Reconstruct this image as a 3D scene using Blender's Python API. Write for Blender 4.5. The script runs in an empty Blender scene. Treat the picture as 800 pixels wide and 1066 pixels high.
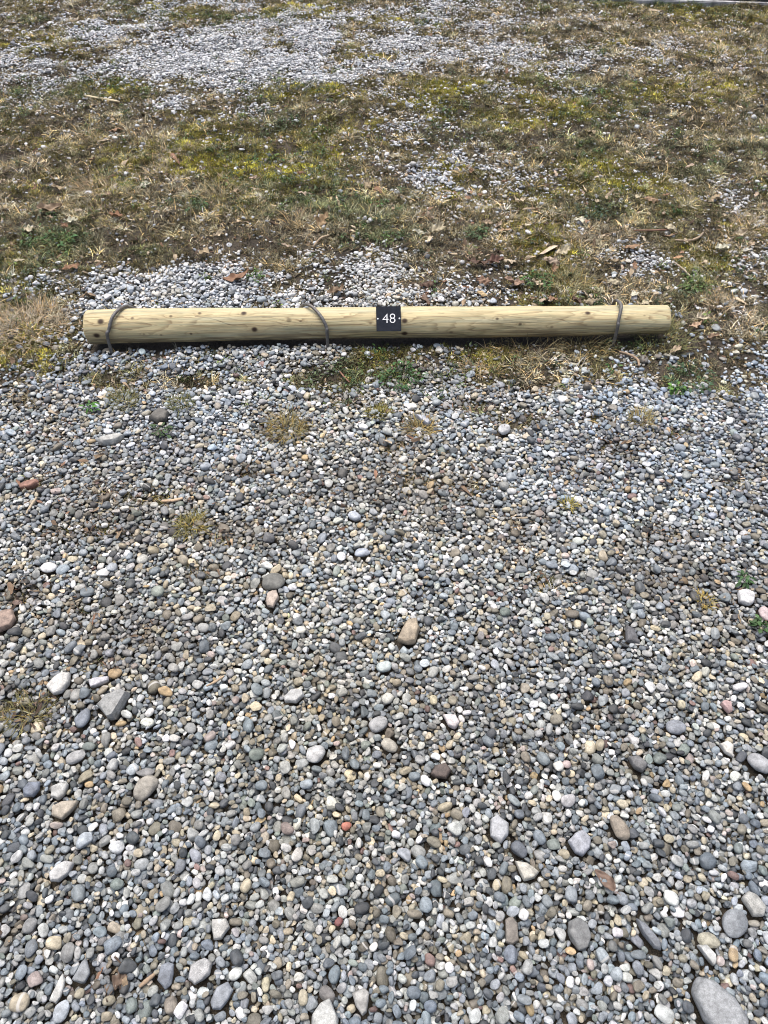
import bpy, bmesh, math, random
import numpy as np
from mathutils import Vector, Matrix, Euler

random.seed(48)
rng = np.random.default_rng(48)
SC = bpy.context.scene
COL = SC.collection
PI = math.pi

# ------------------------------------------------------------------ camera maths
CAM_H, PITCH, FPX = 1.58, math.radians(47.4), 802.0
SP, CP = math.sin(PITCH), math.cos(PITCH)

def ground(u, v, z=0.0):
    """photo pixel (800x1066) -> point on the plane z"""
    a, b = (u - 400) / FPX, (533 - v) / FPX
    dx, dy, dz = a, CP + b * SP, -SP + b * CP
    t = (z - CAM_H) / dz
    return dx * t, dy * t

def ppm(u, v, z=0.0):
    x, y = ground(u, v, z)
    return FPX / (y * CP + (CAM_H - z) * SP)

def elev(v):
    return PITCH - math.atan((533 - v) / FPX)

def project(x, y, z=0.0):
    dep = np.maximum(y * CP + (CAM_H - z) * SP, 0.3)
    up = y * SP - (CAM_H - z) * CP
    return 400 + FPX * x / dep, 533 - FPX * up / dep

# ------------------------------------------------------------------ noise
class Noise2:
    def __init__(self, seed, n=256):
        self.t = np.random.default_rng(seed).random((n, n)).astype(np.float32)
        self.n = n
    def v(self, x, y):
        x = np.asarray(x, dtype=np.float64) + 1000; y = np.asarray(y, dtype=np.float64) + 1000
        xi = np.floor(x).astype(int); yi = np.floor(y).astype(int)
        fx = x - xi; fy = y - yi
        fx = fx * fx * (3 - 2 * fx); fy = fy * fy * (3 - 2 * fy)
        n = self.n; t = self.t
        a = t[xi % n, yi % n]; b = t[(xi + 1) % n, yi % n]
        c = t[xi % n, (yi + 1) % n]; d = t[(xi + 1) % n, (yi + 1) % n]
        return (a * (1 - fx) + b * fx) * (1 - fy) + (c * (1 - fx) + d * fx) * fy
    def fbm(self, x, y, s, o=4):
        x = np.asarray(x, dtype=np.float64); y = np.asarray(y, dtype=np.float64)
        r = 0; amp = 1; tot = 0
        for k in range(o):
            r = r + amp * self.v(x * s + 17.3 * k, y * s + 9.1 * k); tot += amp
            amp *= 0.55; s *= 2.03
        return r / tot
N1, N2, N3, N4, N5 = [Noise2(s) for s in (1, 2, 3, 4, 5)]

def hfun(x, y):
    x = np.asarray(x, dtype=np.float64); y = np.asarray(y, dtype=np.float64)
    big = (N1.fbm(x, y, 1.3, 3) - 0.5) * 0.045; small = (N2.fbm(x, y, 7.0, 3) - 0.5) * 0.05
    w = np.clip((y - 2.5) / 0.6, 0, 1); w2 = np.clip((2.0 - y) / 0.6, 0, 1) * 0.4
    return big * (np.maximum(w, w2) * 0.8 + 0.2) + small * w

# ------------------------------------------------------------------ gravel map, read off the photograph (rows: v, columns: every 50 px)
GM = """
0   33344432343221111
12  34454333443222211
25  54456666654222222
40  43578887764222222
55  55578996765444322
70  56679987654343322
85  34557766543322221
100 33334543433322211
120 11124321322222111
140 11111111332111211
160 00111111233211111
175 00000121244211222
190 00000021145322342
205 00000010123311242
220 00000000111111121
240 00000000111121122
255 00000011111112134
268 00012346430124325
280 12456776532124324
295 35678887754212223
310 12688888874211112
325 00588888643111111
345 01466666531111111
365 02356654322222113
380 13556653332233213
395 35667664443445335
412 57777776665667656
435 88888888787888878
470 99999999999999999
1066 99999999999999999
"""
rows = [l.split() for l in GM.strip().splitlines()]
GV = np.array([float(r[0]) for r in rows]); GA = np.array([[int(c) for c in r[1]] for r in rows]) / 9.0
BARE = [(480, 510, 30, 9), (415, 470, 24, 8), (255, 495, 24, 8), (90, 640, 20, 9), (210, 600, 18, 8), (690, 560, 26, 9), (760, 500, 24, 8), (570, 610, 18, 8), (60, 560, 26, 9),
        (360, 420, 26, 8), (480, 425, 30, 8), (620, 440, 20, 7), (200, 400, 30, 8), (30, 420, 24, 10), (130, 522, 50, 11), (95, 556, 40, 9), (150, 664, 11, 9), (105, 693, 22, 10), (32, 742, 34, 22), (430, 503, 24, 10),
        (545, 551, 20, 9), (640, 470, 24, 13), (122, 1022, 13, 22), (300, 448, 30, 14), (437, 446, 18, 9), (545, 442, 26, 9),
        (200, 551, 16, 9), (560, 402, 40, 12), (40, 505, 26, 10), (60, 460, 22, 8), (330, 520, 22, 8), (20, 620, 30, 14),
        (610, 500, 26, 10), (235, 565, 24, 9), (345, 395, 30, 10), (120, 400, 40, 10), (700, 455, 26, 8), (20, 960, 16, 10)]

def gmask(x, y):
    """0 (grass) .. 1 (gravel) at ground points"""
    u, v = project(np.asarray(x, dtype=np.float64), np.asarray(y, dtype=np.float64))
    uc = np.clip(u, 0, 799.9) / 50; vc = np.clip(v, 0, 1065)
    ri = np.clip(np.searchsorted(GV, vc, side='right') - 1, 0, len(GV) - 2)
    fr = (vc - GV[ri]) / (GV[ri + 1] - GV[ri]); ci = uc.astype(int); fc = uc - ci
    g = (GA[ri, ci] * (1 - fc) + GA[ri, ci + 1] * fc) * (1 - fr) + (GA[ri + 1, ci] * (1 - fc) + GA[ri + 1, ci + 1] * fc) * fr
    for (bu, bv, bw, bh) in BARE:
        d = ((u - bu) / bw) ** 2 + ((v - bv) / bh) ** 2
        g = g * (1 - 0.86 * np.exp(-d * 0.9))
    n = (N3.fbm(x, y, 5.0, 4) - 0.5) * 0.75 + (N2.fbm(x, y, 19.0, 3) - 0.5) * 0.6
    g = g * np.where(np.asarray(y) > 2.3, np.clip(1.72 - 1.75 * N1.fbm(x, y, 4.6, 4), 0.22, 1.0), 1.0)
    edge = np.clip(1 - np.abs(g - 0.5) * 1.9, 0, 1)
    return np.clip(g + n * 1.45 * edge, 0, 1)

# ------------------------------------------------------------------ object helpers
def link(o): COL.objects.link(o); return o
def set_tags(o, label=None, cat=None, group=None, kind=None):
    for k, val in (('label', label), ('category', cat), ('group', group), ('kind', kind)):
        if val: o[k] = val
    return o
def mesh_obj(name, verts, faces, mat, parent=None, smooth=True):
    me = bpy.data.meshes.new(name)
    me.from_pydata([tuple(map(float, p)) for p in verts], [], [tuple(map(int, f)) for f in faces])
    me.update()
    if smooth: me.polygons.foreach_set('use_smooth', [True] * len(me.polygons))
    if mat: me.materials.append(mat)
    o = link(bpy.data.objects.new(name, me))
    if parent: o.parent = parent
    return o
def bm_obj(name, bm, mat, parent=None, smooth=True):
    me = bpy.data.meshes.new(name); bm.to_mesh(me); bm.free()
    if smooth: me.polygons.foreach_set('use_smooth', [True] * len(me.polygons))
    if mat: me.materials.append(mat)
    o = link(bpy.data.objects.new(name, me))
    if parent: o.parent = parent
    return o

# ------------------------------------------------------------------ materials
def new_mat(name):
    m = bpy.data.materials.new(name); m.use_nodes = True
    nt = m.node_tree; nt.nodes.clear()
    out = nt.nodes.new('ShaderNodeOutputMaterial'); b = nt.nodes.new('ShaderNodeBsdfPrincipled')
    nt.links.new(b.outputs[0], out.inputs[0])
    return m, nt, b
def nd(nt, t, **kw):
    n = nt.nodes.new(t)
    for k, val in kw.items(): setattr(n, k, val)
    return n
def math_node(nt, op, a, b=None, clamp=False):
    n = nd(nt, 'ShaderNodeMath', operation=op, use_clamp=clamp)
    for i, s in enumerate((a, b)):
        if s is None: continue
        if isinstance(s, (int, float)): n.inputs[i].default_value = s
        else: nt.links.new(s, n.inputs[i])
    return n.outputs[0]
def mix_col(nt, fac, a, b, mode='MIX'):
    n = nd(nt, 'ShaderNodeMix', data_type='RGBA', blend_type=mode)
    for s, i in ((fac, 0), (a, 6), (b, 7)):
        if isinstance(s, (int, float)): n.inputs[i].default_value = s
        elif isinstance(s, tuple): n.inputs[i].default_value = (*s, 1)
        else: nt.links.new(s, n.inputs[i])
    return n.outputs[2]
def ramp(nt, fac, stops):
    n = nd(nt, 'ShaderNodeValToRGB'); e = n.color_ramp.elements
    while len(e) < len(stops): e.new(0.5)
    for k, (p, c) in enumerate(stops):
        e[k].position = p; e[k].color = (*c, 1) if isinstance(c, tuple) else (c, c, c, 1)
    nt.links.new(fac, n.inputs[0]); return n.outputs[0]
def noise(nt, vec, scale, detail=3, rough=0.55):
    n = nd(nt, 'ShaderNodeTexNoise'); n.inputs['Scale'].default_value = scale
    n.inputs['Detail'].default_value = detail; n.inputs['Roughness'].default_value = rough
    if vec is not None: nt.links.new(vec, n.inputs['Vector'])
    return n.outputs[0]

def stone_mat(name, instanced, color=None, speck=0.5, vein=0.0, rough=0.6, seed=0.0):
    """weathered river stone: base tint, cloudy tone, crystals, sometimes a pale vein"""
    m, nt, b = new_mat(name)
    tc = nd(nt, 'ShaderNodeTexCoord')
    vm = nd(nt, 'ShaderNodeVectorMath', operation='ADD'); nt.links.new(tc.outputs['Object'], vm.inputs[0])
    if instanced:
        at = nd(nt, 'ShaderNodeAttribute', attribute_type='INSTANCER', attribute_name='col')
        sd = nd(nt, 'ShaderNodeAttribute', attribute_type='INSTANCER', attribute_name='seed')
        base = at.outputs['Color']; seedv = sd.outputs['Fac']
        cb = nd(nt, 'ShaderNodeCombineXYZ')
        for i, k in enumerate((97.0, 41.0, 63.0)):
            nt.links.new(math_node(nt, 'MULTIPLY', seedv, k), cb.inputs[i])
        nt.links.new(cb.outputs[0], vm.inputs[1])
        sc = 1.0
    else:
        rgb = nd(nt, 'ShaderNodeRGB'); rgb.outputs[0].default_value = (*color, 1)
        base = rgb.outputs[0]; vm.inputs[1].default_value = (seed * 3.1, seed * 7.7, seed)
        sc = 60.0
    p = vm.outputs[0]
    n1 = noise(nt, p, 1.3 * sc, 4); n2 = noise(nt, p, 6.0 * sc, 4, 0.7); n3 = noise(nt, p, 22.0 * sc, 2, 0.6)
    c = mix_col(nt, 1.0, base, ramp(nt, n1, [(0.3, 0.62), (0.7, 1.32)]), 'MULTIPLY')
    c = mix_col(nt, 1.0, c, ramp(nt, n2, [(0.3, 0.74), (0.7, 1.22)]), 'MULTIPLY')
    grain = ramp(nt, n3, [(0.32, 0.6), (0.5, 1.0), (0.68, 1.5)])
    if instanced:
        sw = math_node(nt, 'GREATER_THAN', math_node(nt, 'FRACT', math_node(nt, 'MULTIPLY', seedv, 13.7)), 0.55)
        c = mix_col(nt, math_node(nt, 'MULTIPLY', sw, 0.75), c, mix_col(nt, 1.0, c, grain, 'MULTIPLY'))
        vsw = math_node(nt, 'GREATER_THAN', math_node(nt, 'FRACT', math_node(nt, 'MULTIPLY', seedv, 29.3)), 0.95)
    else:
        c = mix_col(nt, speck, c, mix_col(nt, 1.0, c, grain, 'MULTIPLY')); vsw = vein
    if instanced or vein > 0:
        w = nd(nt, 'ShaderNodeTexWave', wave_type='BANDS'); w.inputs['Scale'].default_value = 0.16 * sc
        w.inputs['Distortion'].default_value = 5.0; w.inputs['Detail'].default_value = 2.0; w.inputs['Detail Scale'].default_value = 0.8
        nt.links.new(p, w.inputs['Vector'])
        vf = ramp(nt, w.outputs['Fac'], [(0.90, 0.0), (0.97, 1.0)])
        f = math_node(nt, 'MULTIPLY', vf, vsw); f = math_node(nt, 'MULTIPLY', f, 0.65)
        c = mix_col(nt, f, c, (0.50, 0.49, 0.46))
    nt.links.new(c, b.inputs['Base Color'])
    b.inputs['Roughness'].default_value = rough; b.inputs['Specular IOR Level'].default_value = 0.42
    bp = nd(nt, 'ShaderNodeBump'); bp.inputs['Strength'].default_value = 0.35
    bp.inputs['Distance'].default_value = 0.002 if not instanced else 0.0012
    nt.links.new(n2, bp.inputs['Height']); nt.links.new(bp.outputs[0], b.inputs['Normal'])
    return m

def inst_mat(name, rough=0.8, var=0.35, trans=0.0, scale=40.0):
    m, nt, b = new_mat(name)
    at = nd(nt, 'ShaderNodeAttribute', attribute_type='INSTANCER', attribute_name='col')
    tn = nd(nt, 'ShaderNodeAttribute', attribute_type='GEOMETRY', attribute_name='tone')
    tc = nd(nt, 'ShaderNodeTexCoord')
    n = noise(nt, tc.outputs['Object'], scale, 3)
    c = mix_col(nt, 1.0, at.outputs['Color'], tn.outputs['Color'], 'MULTIPLY')
    c = mix_col(nt, 1.0, c, ramp(nt, n, [(0.3, 1 - var), (0.7, 1 + var)]), 'MULTIPLY')
    nt.links.new(c, b.inputs['Base Color'])
    b.inputs['Roughness'].default_value = rough; b.inputs['Specular IOR Level'].default_value = 0.2
    if trans: b.inputs['Subsurface Weight'].default_value = 0
    return m

# ------------------------------------------------------------------ scatter: one object whose own mesh holds the kinds and the points
def scatter(name, protos, pos, rot, scl, col, seed, pidx, mat, kind='stuff', tones=None):
    nv = sum(len(p[0]) for p in protos); npt = len(pos)
    verts = np.zeros((nv + npt, 3), np.float32); loops = []; starts = []; fp = []; o = 0; ls = 0
    tone = np.ones((nv + npt, 4), np.float32)
    for k, (vv, ff) in enumerate(protos):
        verts[o:o + len(vv)] = vv
        if tones is not None: tone[o:o + len(vv), :3] = tones[k]
        for f in ff:
            starts.append(ls); loops.extend(i + o for i in f); ls += len(f); fp.append(k)
        o += len(vv)
    verts[nv:] = pos
    me = bpy.data.meshes.new(name)
    me.vertices.add(len(verts)); me.vertices.foreach_set('co', verts.ravel())
    me.loops.add(len(loops)); me.loops.foreach_set('vertex_index', np.array(loops, np.int32))
    me.polygons.add(len(starts)); me.polygons.foreach_set('loop_start', np.array(starts, np.int32))
    me.polygons.foreach_set('use_smooth', np.ones(len(starts), bool))
    me.update(calc_edges=True)
    def att(nm, ty, dom, key, data):
        a = me.attributes.new(nm, ty, dom); a.data.foreach_set(key, np.ascontiguousarray(data).ravel())
    pad3 = np.zeros((nv, 3), np.float32)
    att('is_pt', 'BOOLEAN', 'POINT', 'value', np.r_[np.zeros(nv, bool), np.ones(npt, bool)])
    att('rot', 'FLOAT_VECTOR', 'POINT', 'vector', np.vstack([pad3, rot]).astype(np.float32))
    att('scl', 'FLOAT_VECTOR', 'POINT', 'vector', np.vstack([pad3, scl]).astype(np.float32))
    c4 = np.ones((nv + npt, 4), np.float32); c4[nv:, :3] = col
    att('col', 'FLOAT_COLOR', 'POINT', 'color', c4)
    att('tone', 'FLOAT_COLOR', 'POINT', 'color', tone)
    att('seed', 'FLOAT', 'POINT', 'value', np.r_[np.zeros(nv), seed].astype(np.float32))
    att('pidx', 'INT', 'POINT', 'value', np.r_[np.zeros(nv, int), pidx].astype(np.int32))
    att('proto', 'INT', 'FACE', 'value', np.array(fp, np.int32))
    me.materials.append(mat)
    ob = link(bpy.data.objects.new(name, me)); set_tags(ob, kind=kind)
    ng = bpy.data.node_groups.new(name + '_nodes', 'GeometryNodeTree')
    ng.interface.new_socket('Geometry', in_out='INPUT', socket_type='NodeSocketGeometry')
    ng.interface.new_socket('Geometry', in_out='OUTPUT', socket_type='NodeSocketGeometry')
    gi = ng.nodes.new('NodeGroupInput'); go = ng.nodes.new('NodeGroupOutput')
    def named(nm, ty):
        n = ng.nodes.new('GeometryNodeInputNamedAttribute'); n.data_type = ty; n.inputs['Name'].default_value = nm
        return n.outputs['Attribute']
    sep = ng.nodes.new('GeometryNodeSeparateGeometry'); sep.domain = 'POINT'
    ng.links.new(gi.outputs[0], sep.inputs['Geometry']); ng.links.new(named('is_pt', 'BOOLEAN'), sep.inputs['Selection'])
    spl = ng.nodes.new('GeometryNodeSplitToInstances'); spl.domain = 'FACE'
    ng.links.new(sep.outputs['Inverted'], spl.inputs[0]); ng.links.new(named('proto', 'INT'), spl.inputs['Group ID'])
    m2p = ng.nodes.new('GeometryNodeMeshToPoints'); ng.links.new(sep.outputs['Selection'], m2p.inputs['Mesh'])
    iop = ng.nodes.new('GeometryNodeInstanceOnPoints')
    ng.links.new(m2p.outputs[0], iop.inputs['Points']); ng.links.new(spl.outputs['Instances'], iop.inputs['Instance'])
    iop.inputs['Pick Instance'].default_value = True
    ng.links.new(named('pidx', 'INT'), iop.inputs['Instance Index'])
    ng.links.new(named('rot', 'FLOAT_VECTOR'), iop.inputs['Rotation']); ng.links.new(named('scl', 'FLOAT_VECTOR'), iop.inputs['Scale'])
    ng.links.new(iop.outputs[0], go.inputs[0])
    md = ob.modifiers.new('scatter', 'NODES'); md.node_group = ng
    return ob

# ------------------------------------------------------------------ stone shapes
def ico(sub):
    bm = bmesh.new(); bmesh.ops.create_icosphere(bm, subdivisions=sub, radius=1.0)
    bm.verts.ensure_lookup_table()
    v = np.array([p.co[:] for p in bm.verts]); f = [[q.index for q in p.verts] for p in bm.faces]
    bm.free(); return v, f
ICO3, ICO4 = ico(3), ico(4)

def pebble_shape(r, base=ICO3, ncut=None, e=None, cut=(0.62, 0.92), hard=0.8):
    v, f = base; v = v.copy()
    e = r.uniform(0.72, 1.0) if e is None else e
    v = np.sign(v) * np.abs(v) ** e; v /= np.linalg.norm(v, axis=1).max()
    for _ in range(5):
        k = r.normal(size=3) * 1.4; ph = r.uniform(0, 6.28)
        v = v * (1 + 0.055 * np.sin(v @ k + ph))[:, None]
    for _ in range(r.integers(2, 7) if ncut is None else ncut):
        n = r.normal(size=3); n /= np.linalg.norm(n); h = r.uniform(*cut)
        d = v @ n - h; v = v - n * (np.maximum(d, 0) * hard)[:, None]
    for _ in range(6):
        k = r.normal(size=3) * 4.5; ph = r.uniform(0, 6.28)
        v = v * (1 + 0.012 * np.sin(v @ k + ph))[:, None]
    lo, hi = v.min(0), v.max(0)
    return (v - (lo + hi) / 2) / ((hi - lo) / 2), f

PAL = [((0.150, 0.177, 0.195), 22), ((0.215, 0.238, 0.250), 18), ((0.240, 0.246, 0.230), 18), ((0.37, 0.382, 0.368), 15), ((0.51, 0.512, 0.475), 8),
       ((0.060, 0.067, 0.072), 12), ((0.175, 0.160, 0.124), 12), ((0.35, 0.312, 0.227), 10), ((0.33, 0.245, 0.14), 1.0),
       ((0.17, 0.115, 0.10), 0.7), ((0.165, 0.19, 0.172), 3), ((0.31, 0.265, 0.24), 1.2)]
PC = np.array([p[0] for p in PAL]); PW = np.array([p[1] for p in PAL]); PW = PW / PW.sum()

# ------------------------------------------------------------------ the log's place
LZ = 0.0715
lx0, ly0 = ground(92.5, 341, LZ); lx1, ly1 = ground(694, 331.5, LZ)
L0, L1 = np.array([lx0, ly0]), np.array([lx1, ly1])
LOG_LEN = float(np.linalg.norm(L1 - L0)); LDIR = (L1 - L0) / LOG_LEN; LNRM = np.array([-LDIR[1], LDIR[0]])
LOG_R0, LOG_R1 = 0.0565, 0.0490
LOG_MID = (L0 + L1) / 2; LOG_ANG = math.atan2(LDIR[1], LDIR[0])

# ------------------------------------------------------------------ notable stones: u, v, w, h (pixels), colour, form, turn, label
G_, B_, T_, W_, D_ = (0.25, 0.25, 0.24), (0.19, 0.215, 0.25), (0.36, 0.29, 0.20), (0.55, 0.54, 0.50), (0.10, 0.105, 0.11)
STONES = [
 (119, 736, 32, 29, (0.27, 0.275, 0.26), [(-1, -.05), (-.55, .55), (.55, .95), (1, .75), (.75, .1), (.35, -.95), (.0, -1.0)], 0, 'large flat grey stone with a pointed lower corner, left of centre in the gravel', .3),
 (62, 713, 22, 23, (0.50, 0.49, 0.45), [(-1, -.3), (-.6, .5), (.1, .95), (.9, .9), (1, 0), (.6, -.8), (-.1, -1)], 0, 'chunky whitish stone left of the flat pointed grey stone', .3),
 (103, 711, 21, 11, (0.46, 0.45, 0.47), [(-1, .1), (-.5, .7), (.9, 1), (1, .3), (.1, -.6), (-.6, -1)], 0, 'small pale lilac stone just above the flat pointed grey stone', .2),
 (87, 748, 16, 19, B_, None, 1.1, 'oval blue-grey stone just left of the flat pointed grey stone', .3),
 (152, 821, 25, 26, (0.33, 0.30, 0.24), None, 0.9, 'smooth tan oval pebble with darker rim near the left, under a flat grey pebble', .2),
 (152, 805, 19, 9, (0.24, 0.235, 0.225), None, 0.1, 'flat grey pebble touching the top of the smooth tan oval pebble', .2),
 (79, 788, 20, 15, (0.36, 0.36, 0.35), None, 0.5, 'rounded light grey pebble between the pointed flat stone and the beige wedge', .5),
 (33, 822, 18, 15, (0.15, 0.175, 0.22), [(-1, .0), (-.5, .9), (.8, 1), (1, 0), (.5, -.9), (-.6, -.8)], 0, 'dark blue-grey block stone at left, beside a beige wedge stone', .3),
 (62, 824, 18, 17, (0.40, 0.40, 0.37), [(-1, .4), (.0, .9), (1, .7), (.8, -.5), (.2, -1), (-.7, -.7)], 0, 'pale grey lumpy stone right above the beige wedge stone', .4),
 (68, 844, 26, 18, (0.40, 0.34, 0.25), [(-1, .3), (-.4, .8), (1, .9), (.8, .2), (0, -1), (-.9, -.6)], 0, 'flat beige wedge-shaped stone at the left of the gravel', .3),
 (425, 659, 25, 25, (0.36, 0.285, 0.185), [(-1, -.7), (-.5, .2), (.0, .95), (.8, 1), (1, .2), (.6, -.9), (-.3, -1)], 0, 'chunky tan stone standing proud in the middle of the gravel', .3),
 (285, 606, 24, 17, (0.15, 0.15, 0.13), None, 0.1, 'dark olive-grey oval stone left of centre, above a pinkish stone', .3),
 (284, 624, 14, 18, (0.40, 0.32, 0.25), [(-.9, -.3), (-.7, .8), (.5, 1), (1, .2), (.3, -1), (-.6, -.9)], 0, 'pinkish tan stone directly below the dark olive-grey oval stone', .2),
 (329, 785, 20, 20, (0.44, 0.44, 0.42), None, 0.3, 'round pale grey stone in the gravel left of centre', .5),
 (306, 725, 22, 14, (0.40, 0.40, 0.38), [(-1, -.2), (-.3, .8), (.8, 1), (1, 0), (.3, -1), (-.8, -.9)], 0, 'irregular pale grey stone above the round pale grey stone', .6),
 (394, 754, 20, 16, (0.33, 0.33, 0.32), None, 0.4, 'rough light grey stone just above a slanting tan pebble', .7),
 (400, 694, 16, 12, (0.38, 0.44, 0.42), None, 0.2, 'pale teal pebble lying below the chunky tan stone', .2),
 (406, 776, 19, 14, (0.36, 0.33, 0.26), None, 2.6, 'slanting tan pebble below the rough light grey stone', .2),
 (470, 752, 17, 14, (0.56, 0.50, 0.48), [(-1, 1), (.5, .9), (1, -.2), (.4, -1), (-.4, -.6)], 0, 'pale pinkish angular stone right of centre', .2),
 (459, 803, 22, 15, (0.10, 0.072, 0.058), [(-1, -.4), (-.6, .7), (.5, 1), (1, 0), (.5, -1), (-.5, -.8)], 0, 'rough dark red-brown stone in the gravel right of centre', .7),
 (704, 757, 21, 14, (0.23, 0.25, 0.28), None, 3.0, 'smooth flat blue-grey oval stone at right, a little below a pink stone', .4),
 (664, 796, 19, 17, (0.14, 0.14, 0.14), [(-1, .8), (.2, 1), (1, -.1), (.3, -1), (-.5, -.5)], 0, 'dark grey angular stone below left of the flat blue-grey oval', .5),
 (657, 661, 14, 18, (0.12, 0.12, 0.125), [(-.5, 1), (.6, .8), (1, -1), (0, -.7), (-1, -.8)], 0, 'dark notched stone standing in the gravel right of centre', .3),
 (777, 622, 18, 16, (0.55, 0.55, 0.54), [(-.8, .8), (.2, 1), (1, .6), (.8, -.5), (.1, -1), (-1, -.6)], 0, 'white block stone near the right edge, beside a pink boulder', .2),
 (797, 638, 14, 16, (0.46, 0.36, 0.35), None, 0.4, 'pink rounded stone at the right edge of the photo', .3),
 (757, 736, 12, 13, (0.42, 0.27, 0.25), [(-1, .4), (-.2, .9), (1, .8), (.7, -.6), (.0, -1)], 0, 'small pink stone above the white pebble at right', .2),
 (757, 780, 15, 16, (0.55, 0.53, 0.47), [(-1, .6), (.3, 1), (1, .5), (.5, -1), (-.4, -.5)], 0, 'cream white angular pebble at right below the small pink stone', .2),
 (791, 795, 24, 21, (0.32, 0.33, 0.34), None, 2.4, 'large light grey stone cut by the right edge, below the pink stones', .3),
 (520, 864, 20, 27, (0.36, 0.37, 0.38), [(-.9, -.5), (-.8, .7), (-.1, 1), (1, .4), (.8, -.4), (.1, -1)], 0, 'pale grey flake-shaped stone, lower centre, above a dark oval pebble', .4),
 (603, 878, 24, 25, (0.31, 0.325, 0.36), [(-1, .1), (-.3, .7), (.5, 1), (1, .4), (.8, -.5), (.1, -1), (-.5, -.8)], 0, 'five-sided blue-grey stone, lower right of centre', .5),
 (541, 884, 19, 17, (0.12, 0.135, 0.155), None, 2.5, 'dark oval pebble with a grey rim between the flake stone and the tan triangle', .3),
 (549, 907, 24, 19, (0.42, 0.40, 0.33), [(-1, .9), (.0, .7), (1, -.2), (.6, -.8), (-.4, -1)], 0, 'pale tan triangular stone, lower right of centre', .3),
 (645, 862, 20, 24, (0.27, 0.225, 0.165), None, 2.1, 'smooth brown oval pebble right of the five-sided blue-grey stone', .2),
 (603, 973, 24, 31, (0.18, 0.185, 0.18), [(-.8, .1), (-.6, .8), (.1, 1), (.9, .6), (1, -.1), (.5, -.9), (-.2, -1)], 0, 'tall dark grey stone with worn corners, lower right of centre', .5),
 (765, 961, 29, 28, (0.215, 0.235, 0.25), None, 0.3, 'round flat slate-grey stone near the lower right, below a mottled one', .4),
 (785, 942, 22, 24, (0.32, 0.32, 0.29), [(-1, .5), (-.3, 1), (.5, .7), (1, -.3), (.5, -1), (-.5, -.9)], 0, 'mottled pale stone just above the round flat slate-grey stone', .8),
 (748, 1048, 50, 54, (0.275, 0.29, 0.295), [(-.95, .4), (-.6, .95), (.0, .85), (.7, .2), (1, -.5), (.8, -1), (-.3, -1), (-.8, -.5)], 0, 'largest stone in the photo, smooth grey slab at the bottom right', .5),
 (675, 973, 20, 30, (0.16, 0.175, 0.195), [(-1, 1), (-.2, .7), (.9, -.6), (.8, -1), (.2, -.9), (-.6, .0)], 0, 'long dark slate shard slanting left of the tan lump, lower right', .4),
 (736, 995, 18, 20, (0.46, 0.47, 0.44), [(-1, .8), (.2, .8), (1, .0), (.9, -.8), (.5, -1)], 0, 'pale grey-green wedge above the largest grey slab', .2),
 (738, 979, 23, 16, (0.34, 0.32, 0.23), None, 2.9, 'knobbly yellowish-tan stone left below the round slate-grey stone', .4),
 (533, 969, 15, 26, (0.19, 0.165, 0.135), [(-1, -.8), (-.8, .8), (.3, 1), (1, .5), (.8, -.7), (.0, -1)], 0, 'upright brownish-grey stone left of the tall dark grey stone', .4),
 (339, 1058, 28, 32, (0.42, 0.43, 0.40), [(-1, .0), (-.4, .7), (.3, 1), (1, -.2), (.9, -1), (-.9, -1)], 0, 'big pale grey stone at the bottom edge, left of centre', .6),
 (376, 1044, 19, 25, (0.33, 0.325, 0.30), [(-1, .6), (.4, 1), (1, .6), (.7, -.7), (.2, -1), (-.5, -.3)], 0, 'tooth-shaped light grey stone right of the big pale stone at the bottom', .3),
 (341, 1036, 17, 17, (0.16, 0.15, 0.14), None, 2.4, 'dark brownish oval pebble above the big pale stone at the bottom', .3),
 (232, 1037, 22, 25, (0.24, 0.265, 0.29), [(-1, -.5), (-.6, .6), (.4, 1), (1, .4), (.6, -.4), (.0, -1), (-.7, -1)], 0, 'blue-grey wedge stone near the bottom below a gritty pale stone', .5),
 (210, 1012, 24, 24, (0.36, 0.36, 0.35), [(-1, .5), (.2, 1), (1, .6), (.8, -.2), (.2, -.7), (-.4, -1), (-1, -.6)], 0, 'gritty pale grey granite stone near the bottom left', 1.0),
 (230, 968, 20, 20, (0.38, 0.375, 0.34), [(-1, .8), (.5, .9), (1, .1), (.3, -.9), (-.5, -1), (-.8, -.2)], 0, 'crumbly pale stone above the gritty granite stone', 1.0),
 (173, 1016, 17, 25, (0.20, 0.225, 0.26), [(-1, -.3), (-.7, .8), (.2, 1), (1, .8), (1, -.6), (.2, -1)], 0, 'upright rounded blue-grey stone left of the gritty granite stone', .4),
 (87, 1011, 17, 23, (0.22, 0.24, 0.25), [(-1, -.7), (-.3, .7), (.1, 1), (1, -.2), (.6, -1), (-.6, -.9)], 0, 'teardrop grey stone at the bottom left, right of a thin pale shard', .6),
 (61, 1029, 12, 27, (0.48, 0.48, 0.44), [(-1, -.8), (-.2, .6), (.2, 1), (.9, .5), (.8, -.6), (.3, -1)], 0, 'thin upright pale shard at the bottom left', .2),
 (64, 1053, 16, 21, (0.38, 0.42, 0.45), None, 1.2, 'pale bluish stone below the thin upright shard at the bottom left', .3),
 (64, 908, 23, 20, (0.44, 0.44, 0.42), [(-1, -.3), (-.4, .6), (.3, 1), (1, .8), (.8, -.2), (.1, -1), (-.7, -1)], 0, 'pale whitish angular stone at left, well below the beige wedge stone', .5),
 (166, 434, 20, 13, (0.13, 0.12, 0.10), [(-1, -.4), (-.2, 1), (1, .6), (.8, -.6), (.1, -1)], 0, 'dark brown-grey angular stone below the left end of the log', .3),
 (116, 458, 25, 12, (0.42, 0.42, 0.38), [(-1, -.6), (-.4, .3), (.6, 1), (1, .9), (.5, -.4), (-.5, -1)], 0, 'pale stone with a raised point below the dark brown-grey stone', .4),
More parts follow.
